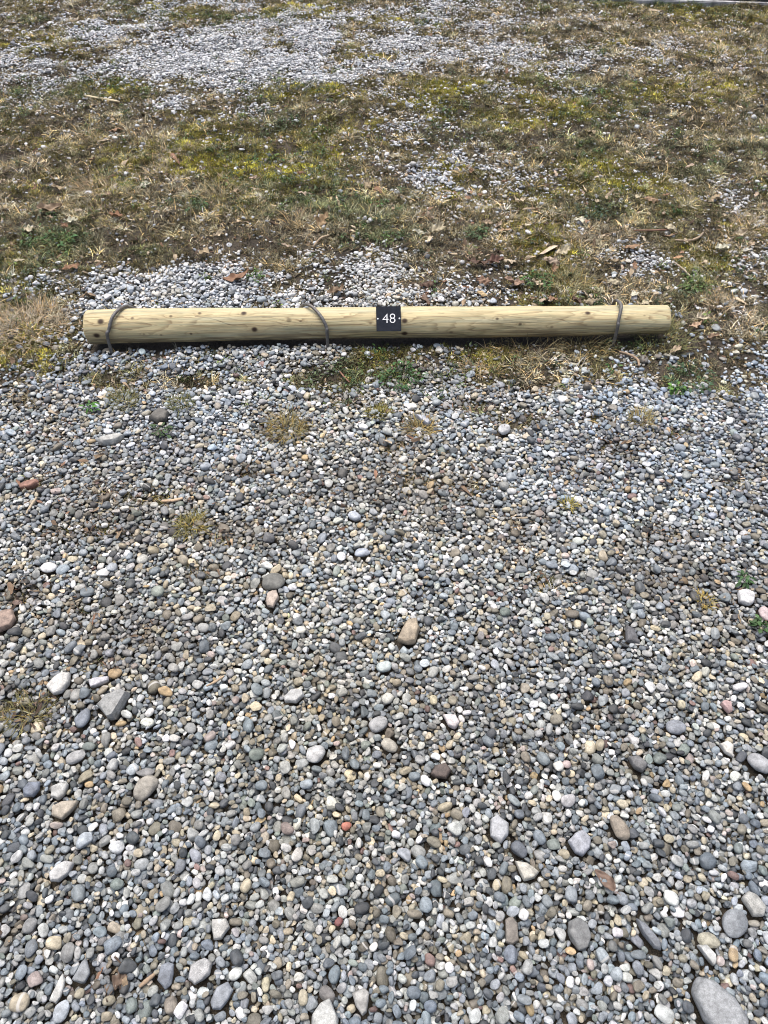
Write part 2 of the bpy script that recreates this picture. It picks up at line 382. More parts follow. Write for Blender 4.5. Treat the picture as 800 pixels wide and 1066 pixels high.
 (441, 439, 16, 10, (0.36, 0.38, 0.42), [(-1, .9), (.2, .7), (1, -.5), (.5, -1), (-.3, -.2)], 0, 'pale blue-grey stone resting on a small grass tuft below the plate', .3),
 (369, 536, 14, 10, (0.38, 0.42, 0.47), None, 2.7, 'small light blue oval pebble above another one in the mid gravel', .1),
 (377, 574, 17, 9, (0.36, 0.40, 0.46), None, 0.3, 'longer light blue oval pebble, lower of the two in the mid gravel', .1),
 (525, 447, 14, 12, (0.40, 0.41, 0.41), None, 0.7, 'round pale grey pebble right of the tuft with the blue-grey stone', .2),
 (51, 591, 17, 10, (0.60, 0.60, 0.58), None, 0.2, 'clean white oval pebble at the left of the mid gravel', .1),
 (361, 860, 11, 9, (0.42, 0.13, 0.075), None, 0.3, 'small brick-red pebble, lower gravel left of centre', .1),
 (353, 960, 9, 9, (0.20, 0.065, 0.055), None, 0.9, 'small dark wine-red pebble near the bottom left of centre', .1),
 (31, 504, 21, 9, (0.30, 0.14, 0.09), [(-1, -.4), (-.6, .5), (.7, 1), (1, .2), (.2, -.9), (-.7, -1)], 0, 'reddish brick shard at the far left of the gravel', .2),
 (7, 647, 20, 22, (0.30, 0.205, 0.15), [(-1, .9), (.4, 1), (1, .2), (.8, -.6), (-.2, -1), (-1, -.8)], 0, 'rough pinkish-brown stone at the left edge of the photo', .7),
]

def stone_mesh(w, d, hgt, outline, r, turn):
    if outline is None:
        v, f = pebble_shape(r, ICO4, ncut=3, e=r.uniform(0.86, 1.0), cut=(0.72, 0.95), hard=0.6)
        if turn:   # long axis turned, then refitted to the seen extent
            c, s = math.cos(turn), math.sin(turn)
            v = v * np.array([1.0, 0.72, 1.0]); v[:, :2] = v[:, :2] @ np.array([[c, s], [-s, c]])
            v[:, :2] /= np.abs(v[:, :2]).max(0)
        return v * np.array([w / 2, d / 2, hgt / 2]), f
    bm = bmesh.new()
    P = np.array(outline, float)
    P = (P - (P.min(0) + P.max(0)) / 2) / ((P.max(0) - P.min(0)) / 2)
    for z, s in ((-1, 0.7), (-0.3, 0.97), (0.35, 1.0), (0.85, 0.90), (1.0, 0.72)):
        off = r.normal(size=2) * 0.06
        for q in P:
            bm.verts.new((q[0] * s + off[0] * (1 - s), q[1] * s + off[1] * (1 - s), z + r.normal() * 0.07))
    bmesh.ops.convex_hull(bm, input=bm.verts[:])
    for vv in [q for q in bm.verts if not q.link_faces]: bm.verts.remove(vv)
    bmesh.ops.scale(bm, vec=(w / 2, d / 2, hgt / 2), verts=bm.verts)
    bmesh.ops.bevel(bm, geom=bm.edges[:], offset=min(w, d) * 0.07, segments=2, profile=0.6, affect='EDGES', clamp_overlap=True)
    bmesh.ops.triangulate(bm, faces=bm.faces[:])
    bmesh.ops.subdivide_edges(bm, edges=[e for e in bm.edges if e.calc_length() > w * 0.12], cuts=1, use_grid_fill=True)
    bmesh.ops.triangulate(bm, faces=bm.faces[:])
    bmesh.ops.smooth_vert(bm, verts=bm.verts[:], factor=0.35, use_axis_x=True, use_axis_y=True, use_axis_z=True)
    ks = [(r.normal(size=3) * 3.2 / w * 2, r.uniform(0, 6.28)) for _ in range(5)]
    bm.verts.index_update()
    v = np.array([p.co[:] for p in bm.verts]); f = [[q.index for q in p.verts] for p in bm.faces]; bm.free()
    for k, ph in ks: v = v * (1 + 0.018 * np.sin(v @ k + ph))[:, None]
    v[:, :2] *= np.array([w / 2, d / 2]) / np.abs(v[:, :2]).max(0)
    return v, f

# ------------------------------------------------------------------ settling the gravel: each pebble drops to the lowest spot near where it fell
RES = 0.002
X0, X1, Y0, Y1 = -4.2, 4.2, -0.45, 7.6
NX, NY = int((X1 - X0) / RES), int((Y1 - Y0) / RES)
gx = (np.arange(0, NX, 20) * RES + X0); gy = (np.arange(0, NY, 20) * RES + Y0)
hs = hfun(*np.meshgrid(gx, gy))
H = np.repeat(np.repeat(hs.astype(np.float32), 20, 0), 20, 1)[:NY, :NX].copy()
SURF = H.ravel()

stone_objs = []
for i, (u, v, w, h, colr, outl, turn, label, spk) in enumerate(STONES):
    r = np.random.default_rng(900 + i)
    x, y = ground(u, v, 0.022); k = ppm(u, v, 0.022); e = elev(v)
    W = w / k
    Dv = h / k
    hg = min(W, Dv / math.sin(e)) * (0.55 if outl is None else 0.58)
    D = max(math.sqrt(max(Dv ** 2 - (hg * 0.55 * math.cos(e)) ** 2, (0.6 * Dv) ** 2)) / math.sin(e), W * 0.3)
    zc = float(hfun(x, y)) + 0.019 + hg * 0.15
    vv, ff = stone_mesh(W, D, hg, outl, r, turn)
    m = stone_mat('stone_%d' % i, False, tuple((np.array(colr) * 0.78 + np.mean(colr) * 0.22) * 0.94), speck=spk, vein=0.0, rough=0.62, seed=i + 1.0)
    o = mesh_obj('stone', vv, ff, m); o.location = (x, y, zc)
    o.rotation_euler = (r.normal() * 0.07, r.normal() * 0.07, 0)
    set_tags(o, label, 'stone', 'larger stones lying among the gravel')
    ix, iy = int((x - X0) / RES), int((y - Y0) / RES); rx, ry = int(W * 0.50 / RES), int(D * 0.50 / RES)
    yy, xx = np.mgrid[-ry:ry + 1, -rx:rx + 1]
    if outl is None: ins = (xx / max(rx, 1)) ** 2 + (yy / max(ry, 1)) ** 2 <= 1
    else:
        P = np.array(outl, float); P = (P - (P.min(0) + P.max(0)) / 2) / ((P.max(0) - P.min(0)) / 2)
        c = P.mean(0); ins = np.ones(xx.shape, bool); order = np.argsort(np.arctan2(P[:, 1] - c[1], P[:, 0] - c[0])); P = P[order]
        for a, b in zip(P, np.roll(P, -1, 0)):
            ins &= ((b[0] - a[0]) * (yy / max(ry, 1) - a[1]) - (b[1] - a[1]) * (xx / max(rx, 1) - a[0])) >= -0.05
    if 0 < iy - ry and iy + ry < NY:
        H[iy - ry:iy + ry + 1, ix - rx:ix + rx + 1][ins] = 5.0

# block the log's bed
yy, xx = np.mgrid[int((LOG_MID[1] - 0.25 - Y0) / RES):int((LOG_MID[1] + 0.25 - Y0) / RES), int((-1.2 - X0) / RES):int((1.2 - X0) / RES)]
wx, wy = xx * RES + X0 - LOG_MID[0], yy * RES + Y0 - LOG_MID[1]
al, ac = wx * LDIR[0] + wy * LDIR[1], wx * LNRM[0] + wy * LNRM[1]
msk = (np.abs(al) < LOG_LEN / 2 + 0.003) & (np.abs(ac) < 0.041)
H[yy[msk], xx[msk]] = 5.0

NSZ, NYAW = 22, 12
SIZES = np.exp(np.linspace(math.log(0.0034), math.log(0.0165), NSZ))     # half long axis
FORMS = [(0.88, 0.56), (0.78, 0.52), (0.70, 0.44), (0.56, 0.42), (0.80, 0.36)]
ST = {}
for si, a in enumerate(SIZES):
    for fi, (eb, ec) in enumerate(FORMS):
        b, c = a * eb, a * ec; n = int(a / RES) + 1
        yy, xx = np.mgrid[-n:n + 1, -n:n + 1] * RES
        for wi in range(NYAW):
            t = wi * PI / NYAW
            r2 = ((xx * math.cos(t) + yy * math.sin(t)) / a) ** 2 + ((-xx * math.sin(t) + yy * math.cos(t)) / b) ** 2
            ok = r2 < 1
            j, i = np.nonzero(ok)
            ST[si, fi, wi] = (((j - n) * NX + (i - n)).astype(np.int64), (c * np.sqrt(1 - r2[ok])).astype(np.float32))

HF = H.ravel()
def candidates(n):
    out = []
    got = 0
    while got < n:
        y = rng.uniform(Y0 + 0.1, Y1 - 0.1, 200000); x = rng.uniform(X0 + 0.1, X1 - 0.1, 200000)
        hw = 0.5 * (y * CP + CAM_H * SP) + 0.5
        ok = np.abs(x) < hw
        x, y = x[ok], y[ok]
        g = gmask(x, y)
        dens = np.where(y < 1.98, np.where(g > 0.5, 0.55 + 0.45 * g, g * 0.9), 0.018 + 0.98 * g ** 2.2)
        dens = dens * np.where(y > 2.6, 0.80, 1.0)
        ok = rng.random(len(x)) < dens
        out.append(np.c_[x[ok], y[ok]]); got += ok.sum()
    return np.vstack(out)[:n]
NPEB = 270000
cand = candidates(NPEB)
sz_i = np.clip(np.round((np.abs(rng.normal(0.0, 0.36, NPEB)) * rng.choice([-0.42, 1.0], NPEB) + math.log(0.0063) - math.log(SIZES[0])) / (math.log(SIZES[-1] / SIZES[0]) / (NSZ - 1))), 0, NSZ - 1).astype(int)
sz_i = np.where(cand[:, 1] > 2.6, np.maximum(sz_i - 1, 0), sz_i)
big = rng.random(NPEB) < 0.013
sz_i[big] = np.clip(sz_i[big] + 5, 0, NSZ - 1)
fo_i = rng.choice(len(FORMS), NPEB, p=[0.16, 0.24, 0.25, 0.20, 0.15]); ya_i = rng.integers(0, NYAW, NPEB)
KC = 4
jit = rng.uniform(-0.012, 0.012, (NPEB, KC, 2))
cx = ((cand[:, None, 0] + jit[:, :, 0] - X0) / RES).astype(np.int64); cy = ((cand[:, None, 1] + jit[:, :, 1] - Y0) / RES).astype(np.int64)
CB = (cy * NX + cx)
CAP = (hfun(cand[:, 0], cand[:, 1]) + 0.0180 + 0.55 * (SIZES[sz_i] - 0.0063) + rng.normal(0, 0.0030, NPEB) - 0.006 * np.clip((cand[:, 1] - 2.5) / 0.4, 0, 1)).tolist()
px = np.zeros((NPEB, 3), np.float32); keep = np.zeros(NPEB, bool)
CBl = CB.tolist(); sl, fl, yl = sz_i.tolist(), fo_i.tolist(), ya_i.tolist()
for i in range(NPEB):
    offs, prof = ST[sl[i], fl[i], yl[i]]
    best = 9.0; bi = 0; row = CBl[i]
    for b in row:
        z = (HF[offs + b] + prof).max()
        if z < best: best = z; bi = b
    if best > CAP[i]: continue
    c = float(prof.max())
    zc = best - 0.03 * c
    ii = offs + bi
    HF[ii] = np.maximum(HF[ii], zc + prof)
    iy, ix = divmod(bi, NX)
    px[i] = (ix * RES + X0, iy * RES + Y0, zc); keep[i] = True
idx = np.nonzero(keep)[0]; n = len(idx)
pos = px[idx] + np.c_[rng.uniform(-0.0008, 0.0008, (n, 2)), np.zeros(n)]
A = SIZES[sz_i[idx]] * rng.uniform(0.95, 1.06, n); FO = np.array(FORMS)[fo_i[idx]]
scl = np.c_[A, A * FO[:, 0] * rng.uniform(0.94, 1.06, n), A * FO[:, 1] * rng.uniform(0.95, 1.2, n)]
rot = np.c_[rng.normal(0, 0.2, n), rng.normal(0, 0.2, n), ya_i[idx] * PI / NYAW + rng.integers(0, 2, n) * PI + rng.normal(0, 0.06, n)]
ci = rng.choice(len(PAL), n, p=PW)
val = np.exp(rng.normal(0, 0.24, n))
colr = PC[ci] * val[:, None] * np.array([0.93, 0.94, 0.965]) * (1 + rng.normal(0, 0.014, (n, 3)))
warm = np.clip((N4.fbm(pos[:, 0], pos[:, 1], 1.1, 3) - 0.5) * 2, -1, 1)          # soft drifts of warmer, silted stone
colr = colr * (1 + warm[:, None] * np.array([0.10, 0.02, -0.12]))
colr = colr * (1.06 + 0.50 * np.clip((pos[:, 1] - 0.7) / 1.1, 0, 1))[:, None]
pu, pv = project(pos[:, 0], pos[:, 1])
dirt = np.clip((N5.fbm(pos[:, 0], pos[:, 1], 2.6, 4) - 0.51) * 5, 0, 1) * 0.6 * np.clip((pos[:, 1] - 0.5) / 0.8, 0.15, 1)
for (bu, bv, bw, bh) in BARE + [(430, 515, 70, 30), (120, 540, 90, 35), (640, 470, 60, 25), (545, 550, 40, 20), (150, 670, 60, 30), (250, 560, 60, 20), (700, 600, 60, 25), (400, 390, 150, 14)]:
    dirt = np.maximum(dirt, 0.85 * np.exp(-(((pu - bu) / (bw * 1.3)) ** 2 + ((pv - bv) / (bh * 1.3)) ** 2)))
dirt = (dirt * rng.uniform(0.4, 1.0, n) * (pos[:, 1] < 2.25))[:, None]
colr = colr * (1 - dirt * 0.82) + np.array([0.075, 0.057, 0.040]) * dirt * 0.82
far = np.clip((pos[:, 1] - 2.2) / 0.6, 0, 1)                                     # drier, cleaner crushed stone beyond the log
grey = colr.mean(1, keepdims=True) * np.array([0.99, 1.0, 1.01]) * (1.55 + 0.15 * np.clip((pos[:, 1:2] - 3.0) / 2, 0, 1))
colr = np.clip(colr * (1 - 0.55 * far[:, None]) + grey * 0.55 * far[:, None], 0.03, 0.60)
pr = np.random.default_rng(7)
PROT = [pebble_shape(pr) for _ in range(16)] + [pebble_shape(pr, ncut=9, cut=(0.5, 0.85), hard=0.9) for _ in range(10)]
pid = np.where(rng.random(n) < 0.42 + 0.28 * far, rng.integers(16, 26, n), rng.integers(0, 16, n))
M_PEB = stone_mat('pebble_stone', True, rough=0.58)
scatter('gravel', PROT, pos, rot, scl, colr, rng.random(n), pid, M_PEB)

def top_of(x, y, r=0.01):
    """height of the settled surface (ignoring the blocked beds)"""
    ix, iy = int((x - X0) / RES), int((y - Y0) / RES); k = max(1, int(r / RES))
    p = H[max(iy - k, 0):iy + k + 1, max(ix - k, 0):ix + k + 1]; p = p[p < 1]
    return float(np.percentile(p, 70)) if p.size else 0.03

# ------------------------------------------------------------------ ground sheet
def ground_sheet():
    def axis(lo, hi, step, far):
        a = list(np.arange(lo, hi + 1e-6, step)); d = step; p = hi; q = lo; up, dn = [], []
        while p < far:
            d *= 1.6; p += d; up.append(p); q -= d; dn.append(q)
        return np.array(dn[::-1] + a + up)
    xs = axis(-4.5, 4.5, 0.05, 150); ys = axis(-1.0, 8.0, 0.05, 150)
    XX, YY = np.meshgrid(xs, ys); Z = hfun(XX, YY)
    fade = np.clip(1 - (np.maximum(np.abs(XX) - 4, np.maximum(YY - 7.5, -0.5 - YY))) / 6, 0, 1); Z = Z * fade - 0.001
    v = np.c_[XX.ravel(), YY.ravel(), Z.ravel()]; nx = len(xs)
    f = [(j * nx + i, j * nx + i + 1, (j + 1) * nx + i + 1, (j + 1) * nx + i) for j in range(len(ys) - 1) for i in range(nx - 1)]
    m, nt, b = new_mat('bare_soil')
    tc = nd(nt, 'ShaderNodeTexCoord'); p = tc.outputs['Object']
    n1, n2, n3 = noise(nt, p, 3.0, 5), noise(nt, p, 60.0, 4, 0.65), noise(nt, p, 420.0, 3, 0.7)
    c = ramp(nt, n1, [(0.35, (0.032, 0.026, 0.019)), (0.65, (0.066, 0.053, 0.036))])
    c = mix_col(nt, 1.0, c, ramp(nt, n2, [(0.3, 0.6), (0.7, 1.35)]), 'MULTIPLY')
    c = mix_col(nt, 1.0, c, ramp(nt, n3, [(0.3, 0.3), (0.5, 1.0), (0.75, 2.6)]), 'MULTIPLY')
    nt.links.new(c, b.inputs['Base Color']); b.inputs['Roughness'].default_value = 0.95
    bp = nd(nt, 'ShaderNodeBump'); bp.inputs['Strength'].default_value = 0.9; bp.inputs['Distance'].default_value = 0.006
    nt.links.new(math_node(nt, 'ADD', n2, math_node(nt, 'MULTIPLY', n3, 0.5)), bp.inputs['Height']); nt.links.new(bp.outputs[0], b.inputs['Normal'])
    o = mesh_obj('ground', v, f, m); set_tags(o, kind='structure')
ground_sheet()

# ------------------------------------------------------------------ blades and tufts
def blade(r, base, ang, lean, length, width, curl, seg=4, tw=0.0):
    """a tapering ribbon that leans over and bends; returns verts, faces"""
    vs, fs = [], []
    p = np.array(base, float); th = lean; az = ang
    side = np.array([-math.sin(az), math.cos(az), 0.0])
    for i in range(seg + 1):
        t = i / seg; w = width * (1 - t) ** 0.7 * 0.5 + 0.00012
        roll = tw * t; sd = side * math.cos(roll) + np.array([0, 0, 1.0]) * math.sin(roll)
        vs += [p - sd * w, p + sd * w]
        if i:
            k = 2 * i; fs.append((k - 2, k - 1, k + 1, k))
        d = np.array([math.cos(az) * math.sin(th), math.sin(az) * math.sin(th), math.cos(th)])
        p = p + d * length / seg
        th = min(th + curl / seg, 1.75); az += r.normal() * 0.12
        if p[2] < 0.001: p[2] = 0.001
    return vs, fs

def tuft(r, n, spread, lmin, lmax, width, lean=(0.2, 1.2), curl=(0.2, 1.4), tonevar=0.35, dry=0.0):
    V, F, T = [], [], []
    for _ in range(n):
        a = r.uniform(0, 2 * PI); rr = spread * math.sqrt(r.random())
        az = a + r.normal() * 0.8
        vs, fs = blade(r, (rr * math.cos(a), rr * math.sin(a), 0), az, r.uniform(*lean), r.uniform(lmin, lmax), width * r.uniform(0.6, 1.3), r.uniform(*curl), 4, r.normal() * 0.8)
        o = len(V); V += vs; F += [tuple(i + o for i in f) for f in fs]
        tn = np.clip(1 + r.normal() * tonevar, 0.35, 1.9)
        tint = np.array([tn, tn, tn])
        if dry and r.random() < dry: tint = tint * np.array([1.5, 1.2, 0.85])
        T += [tint] * len(vs)
    return np.array(V), F, np.array(T)

tr = np.random.default_rng(21)
M_GRASS = inst_mat('grass_blades', 0.75, 0.25)
M_MOSS = inst_mat('moss_fronds', 0.9, 0.35)
STRAW, OLIVE, BROWN, GREEN, YEL = [np.array(c) for c in ((0.40, 0.352, 0.265), (0.195, 0.185, 0.108), (0.15, 0.122, 0.085), (0.07, 0.115, 0.032), (0.23, 0.205, 0.03))]

def field(n, ymin, ymax, margin=0.45):
    y = rng.uniform(ymin, ymax, n); x = rng.uniform(X0 + 0.1, X1 - 0.1, n)
    ok = np.abs(x) < 0.5 * (y * CP + CAM_H * SP) + margin
    x, y = x[ok], y[ok]
    al = (x - LOG_MID[0]) * LDIR[0] + (y - LOG_MID[1]) * LDIR[1]; ac = (x - LOG_MID[0]) * LNRM[0] + (y - LOG_MID[1]) * LNRM[1]
    ok = ~((np.abs(al) < LOG_LEN / 2 + 0.01) & (np.abs(ac) < 0.048))
    return x[ok], y[ok]

def px_blobs(x, y, blobs):
    u, v = project(x, y); r = np.zeros(len(x))
    for (bu, bv, bw, bh, s) in blobs: r = np.maximum(r, s * np.exp(-(((u - bu) / bw) ** 2 + ((v - bv) / bh) ** 2)))
    return r
YELLOW = [(250, 172, 95, 16, 1.0), (205, 150, 60, 14, .6), (130, 92, 50, 9, 1.1), (345, 98, 35, 7, .8), (40, 152, 30, 10, .5), (640, 190, 60, 18, .6), (375, 62, 20, 8, .8),
          (300, 105, 40, 8, .5), (450, 95, 60, 12, .4), (560, 125, 70, 20, .5), (700, 100, 60, 18, .45), (120, 205, 40, 14, .4), (640, 45, 20, 6, .8), (330, 10, 60, 8, .7)]
GREENS = [(65, 250, 22, 8, 1), (420, 395, 22, 9, 1), (575, 292, 26, 12, 1), (720, 395, 26, 9, 1), (620, 222, 30, 12, .8), (385, 250, 26, 14, .8), (150, 262, 30, 12, .7), (735, 180, 40, 14, .7),
          (650, 350, 60, 14, .55), (725, 300, 25, 12, .9), (110, 390, 40, 9, .6), (330, 225, 40, 16, .6), (60, 375, 30, 10, .6), (205, 215, 14, 6, .9), (495, 245, 16, 7, .8), (700, 235, 30, 12, .7), (240, 288, 10, 6, .7)]
STRAWS = [(20, 335, 45, 22, 1), (590, 292, 26, 12, .9), (780, 250, 26, 20, .8), (230, 205, 70, 18, .8), (330, 240, 50, 18, .7), (60, 210, 70, 18, .8), (450, 225, 60, 20, .6), (770, 320, 40, 25, .8),
          (480, 255, 60, 16, .6), (100, 300, 30, 8, .4), (700, 60, 100, 30, .6), (540, 40, 80, 20, .5), (760, 160, 50, 30, .6)]
DARKS = [(500, 270, 60, 9, 1), (545, 300, 50, 12, .9), (440, 305, 24, 9, .9), (630, 290, 30, 10, .8), (520, 365, 60, 8, .7), (370, 250, 40, 12, .6), (560, 400, 40, 10, .6), (250, 130, 40, 10, .4)]

# low moss and dead thatch
x, y = field(270000, 0.5, 7.4)
g = gmask(x, y); mo = N5.fbm(x, y, 3.2, 4); yb = px_blobs(x, y, YELLOW)
ok = rng.random(len(x)) < np.clip(1.05 - g * 1.25, 0, 1) * np.clip(0.5 + (mo - 0.45) * 1.8 + yb * 0.6, 0.35, 1) * 0.9
x, y, mo, yb = x[ok], y[ok], mo[ok], yb[ok]; n = len(x)
MP = [tuft(tr, 34, 0.017, 0.005, 0.012, 0.0019, (0.0, 1.1), (0.0, 0.9), 0.35, 0.2) for _ in range(8)]
t = np.clip((mo - 0.50) * 2.6 + yb * 1.3 + rng.normal(0, 0.15, n), 0, 1)[:, None]
col = (np.array([0.135, 0.122, 0.072]) * (1 - t) + np.array([0.27, 0.26, 0.05]) * t) * np.exp((N3.fbm(x, y, 21.0, 2) - 0.5) * 2.6 + rng.normal(0, 0.3, n))[:, None]
s = rng.uniform(0.7, 1.5, n)
scatter('moss', [m[:2] for m in MP], np.c_[x, y, hfun(x, y) - 0.001], np.c_[rng.normal(0, .12, n), rng.normal(0, .12, n), rng.uniform(0, 6.28, n)],
        np.c_[s, s, s * rng.uniform(.7, 1.3, n)], col, rng.random(n), rng.integers(0, 8, n), M_MOSS, tones=[m[2] for m in MP])

# grass: dry and living blades
x, y = field(150000, 0.5, 7.4)
g = gmask(x, y); sb, gb, yb, db = (px_blobs(x, y, b) for b in (STRAWS, GREENS, YELLOW, DARKS))
cl = N2.fbm(x, y, 6.5, 3)
ok = rng.random(len(x)) < np.clip(0.98 - g * 1.15, 0.0, 1) * np.clip(0.30 + (cl - 0.45) * 2.6 + sb * 0.6 + gb * 0.5 - yb * 0.4 - db * 0.35, 0.05, 1)
x, y, sb, gb, db, yb = [q[ok] for q in (x, y, sb, gb, db, yb)]; n = len(x)
GP = [tuft(tr, 15, 0.016, 0.018, 0.050, 0.0021, (0.5, 1.45), (0.2, 1.2), 0.5, 0.3) for _ in range(8)] + \
     [tuft(tr, 22, 0.014, 0.012, 0.032, 0.0021, (0.1, 1.0), (0.3, 1.5), 0.4, 0.15) for _ in range(6)]
k1 = N4.fbm(x, y, 4.0, 4) + rng.normal(0, 0.10, n); k2 = N1.fbm(x, y, 3.0, 4) + rng.normal(0, 0.10, n)
ws = np.clip((k1 - 0.46) * 4, 0, 1) + sb * 1.2; wg = np.clip((k2 - 0.51) * 4.5, 0, 1) * 0.9 + gb * 1.6
wb = 0.35 + db * 1.4; wo = np.full(n, 0.55) + yb * 0.5
wt = (ws + wg + wb + wo)[:, None]
col = (STRAW * ws[:, None] + GREEN * wg[:, None] + BROWN * wb[:, None] + OLIVE * wo[:, None]) / wt
fl = (N5.fbm(x, y, 13.0, 2) - 0.5) * 1.9 + (N2.fbm(x, y, 31.0, 2) - 0.5) * 2.2
col = np.clip(col * np.exp(fl + rng.normal(0, 0.30, n))[:, None], 0.01, 0.6)
s = rng.uniform(0.6, 1.35, n); green = wg > 0.9
scatter('grass', [m[:2] for m in GP], np.c_[x, y, hfun(x, y) + 0.001], np.c_[rng.normal(0, .15, n), rng.normal(0, .15, n), rng.uniform(0, 6.28, n)],
        np.c_[s, s, s * rng.uniform(.55, 1.0, n)], col, rng.random(n), np.where(green, rng.integers(8, 14, n), rng.integers(0, 14, n)), M_GRASS, tones=[m[2] for m in GP])

# crumbs of dead leaf, bark and root in the grass and in the thin places of the gravel
def crumb(r):
    k = 6; a = np.sort(r.uniform(0, 2 * PI, k)); rad = r.uniform(0.5, 1.0, k)
    v = [(0, 0, 0.12)] + [(rad[i] * math.cos(a[i]), rad[i] * math.sin(a[i]) * 0.6, r.normal() * 0.18) for i in range(k)]
    return np.array(v), [(0, i + 1, (i + 1) % k + 1) for i in range(k)]
CRP = [crumb(tr) for _ in range(14)]
x, y = field(330000, 0.1, 7.4, 0.4)
g = gmask(x, y); db = px_blobs(x, y, DARKS)
u, v = project(x, y); bb = np.zeros(len(x))
for (bu, bv, bw, bh) in BARE: bb = np.maximum(bb, np.exp(-(((u - bu) / bw) ** 2 + ((v - bv) / bh) ** 2) * 0.8))
pr_ = np.where(v < 400, np.clip(1 - g, 0, 1) ** 1.5 * 0.52 + db * 0.6, 0.0015 + bb * 0.9 + np.clip((N5.fbm(x, y, 2.6, 4) - 0.55) * 5, 0, 1) * 0.10 * (y > 1.0))
ok = rng.random(len(x)) < pr_
x, y, db = x[ok], y[ok], db[ok]; n = len(x)
ixy = np.clip(((y - Y0) / RES).astype(int), 0, NY - 1), np.clip(((x - X0) / RES).astype(int), 0, NX - 1)
z = H[ixy]; z = np.where(z > 1, 0.02, z)
cc = np.array([(0.13, 0.09, 0.06), (0.085, 0.06, 0.045), (0.25, 0.185, 0.12), (0.44, 0.36, 0.26), (0.18, 0.105, 0.07)])
col = cc[rng.choice(5, n, p=[.30, .28, .19, .13, .10])] * np.exp(rng.normal(0, .25, (n, 1)))
s = np.exp(rng.normal(math.log(0.0058), 0.5, n))
bl = (rng.random(n) < 0.10) & (y > 2.3); s = np.where(bl, s * 1.5, s); col[bl] = np.array([0.36, 0.29, 0.20]) * np.exp(rng.normal(0, .35, (bl.sum(), 1)))
scatter('leaf_litter', CRP, np.c_[x, y, z + 0.003], np.c_[rng.normal(0, .35, n), rng.normal(0, .35, n), rng.uniform(0, 6.28, n)], np.c_[s * rng.uniform(.8, 2.2, n), s, s],
        col, rng.random(n), rng.integers(0, 14, n), inst_mat('dead_leaf_crumbs', 0.85, 0.3, scale=3.0))

# ------------------------------------------------------------------ plain per-object materials with a mottled tone
def mottled(name, c, rough=0.8, scale=60.0, lo=0.65, hi=1.3, tone=False, bump=0.0):
    m, nt, b = new_mat(name); tc = nd(nt, 'ShaderNodeTexCoord')
    n = noise(nt, tc.outputs['Object'], scale, 4, 0.65)
    rgb = nd(nt, 'ShaderNodeRGB'); rgb.outputs[0].default_value = (*c, 1)
    cc_ = mix_col(nt, 1.0, rgb.outputs[0], ramp(nt, n, [(0.3, lo), (0.7, hi)]), 'MULTIPLY')
    if tone:
        at = nd(nt, 'ShaderNodeAttribute', attribute_name='tone')
        cc_ = mix_col(nt, 1.0, cc_, at.outputs['Color'], 'MULTIPLY')
    nt.links.new(cc_, b.inputs['Base Color']); b.inputs['Roughness'].default_value = rough; b.inputs['Specular IOR Level'].default_value = 0.25
    if bump:
        bp = nd(nt, 'ShaderNodeBump'); bp.inputs['Strength'].default_value = 0.5; bp.inputs['Distance'].default_value = bump
        nt.links.new(n, bp.inputs['Height']); nt.links.new(bp.outputs[0], b.inputs['Normal'])
    return m
def tone_attr(o, T):
    a = o.data.attributes.new('tone', 'FLOAT_COLOR', 'POINT'); t4 = np.ones((len(T), 4), np.float32); t4[:, :3] = T
    a.data.foreach_set('color', t4.ravel())

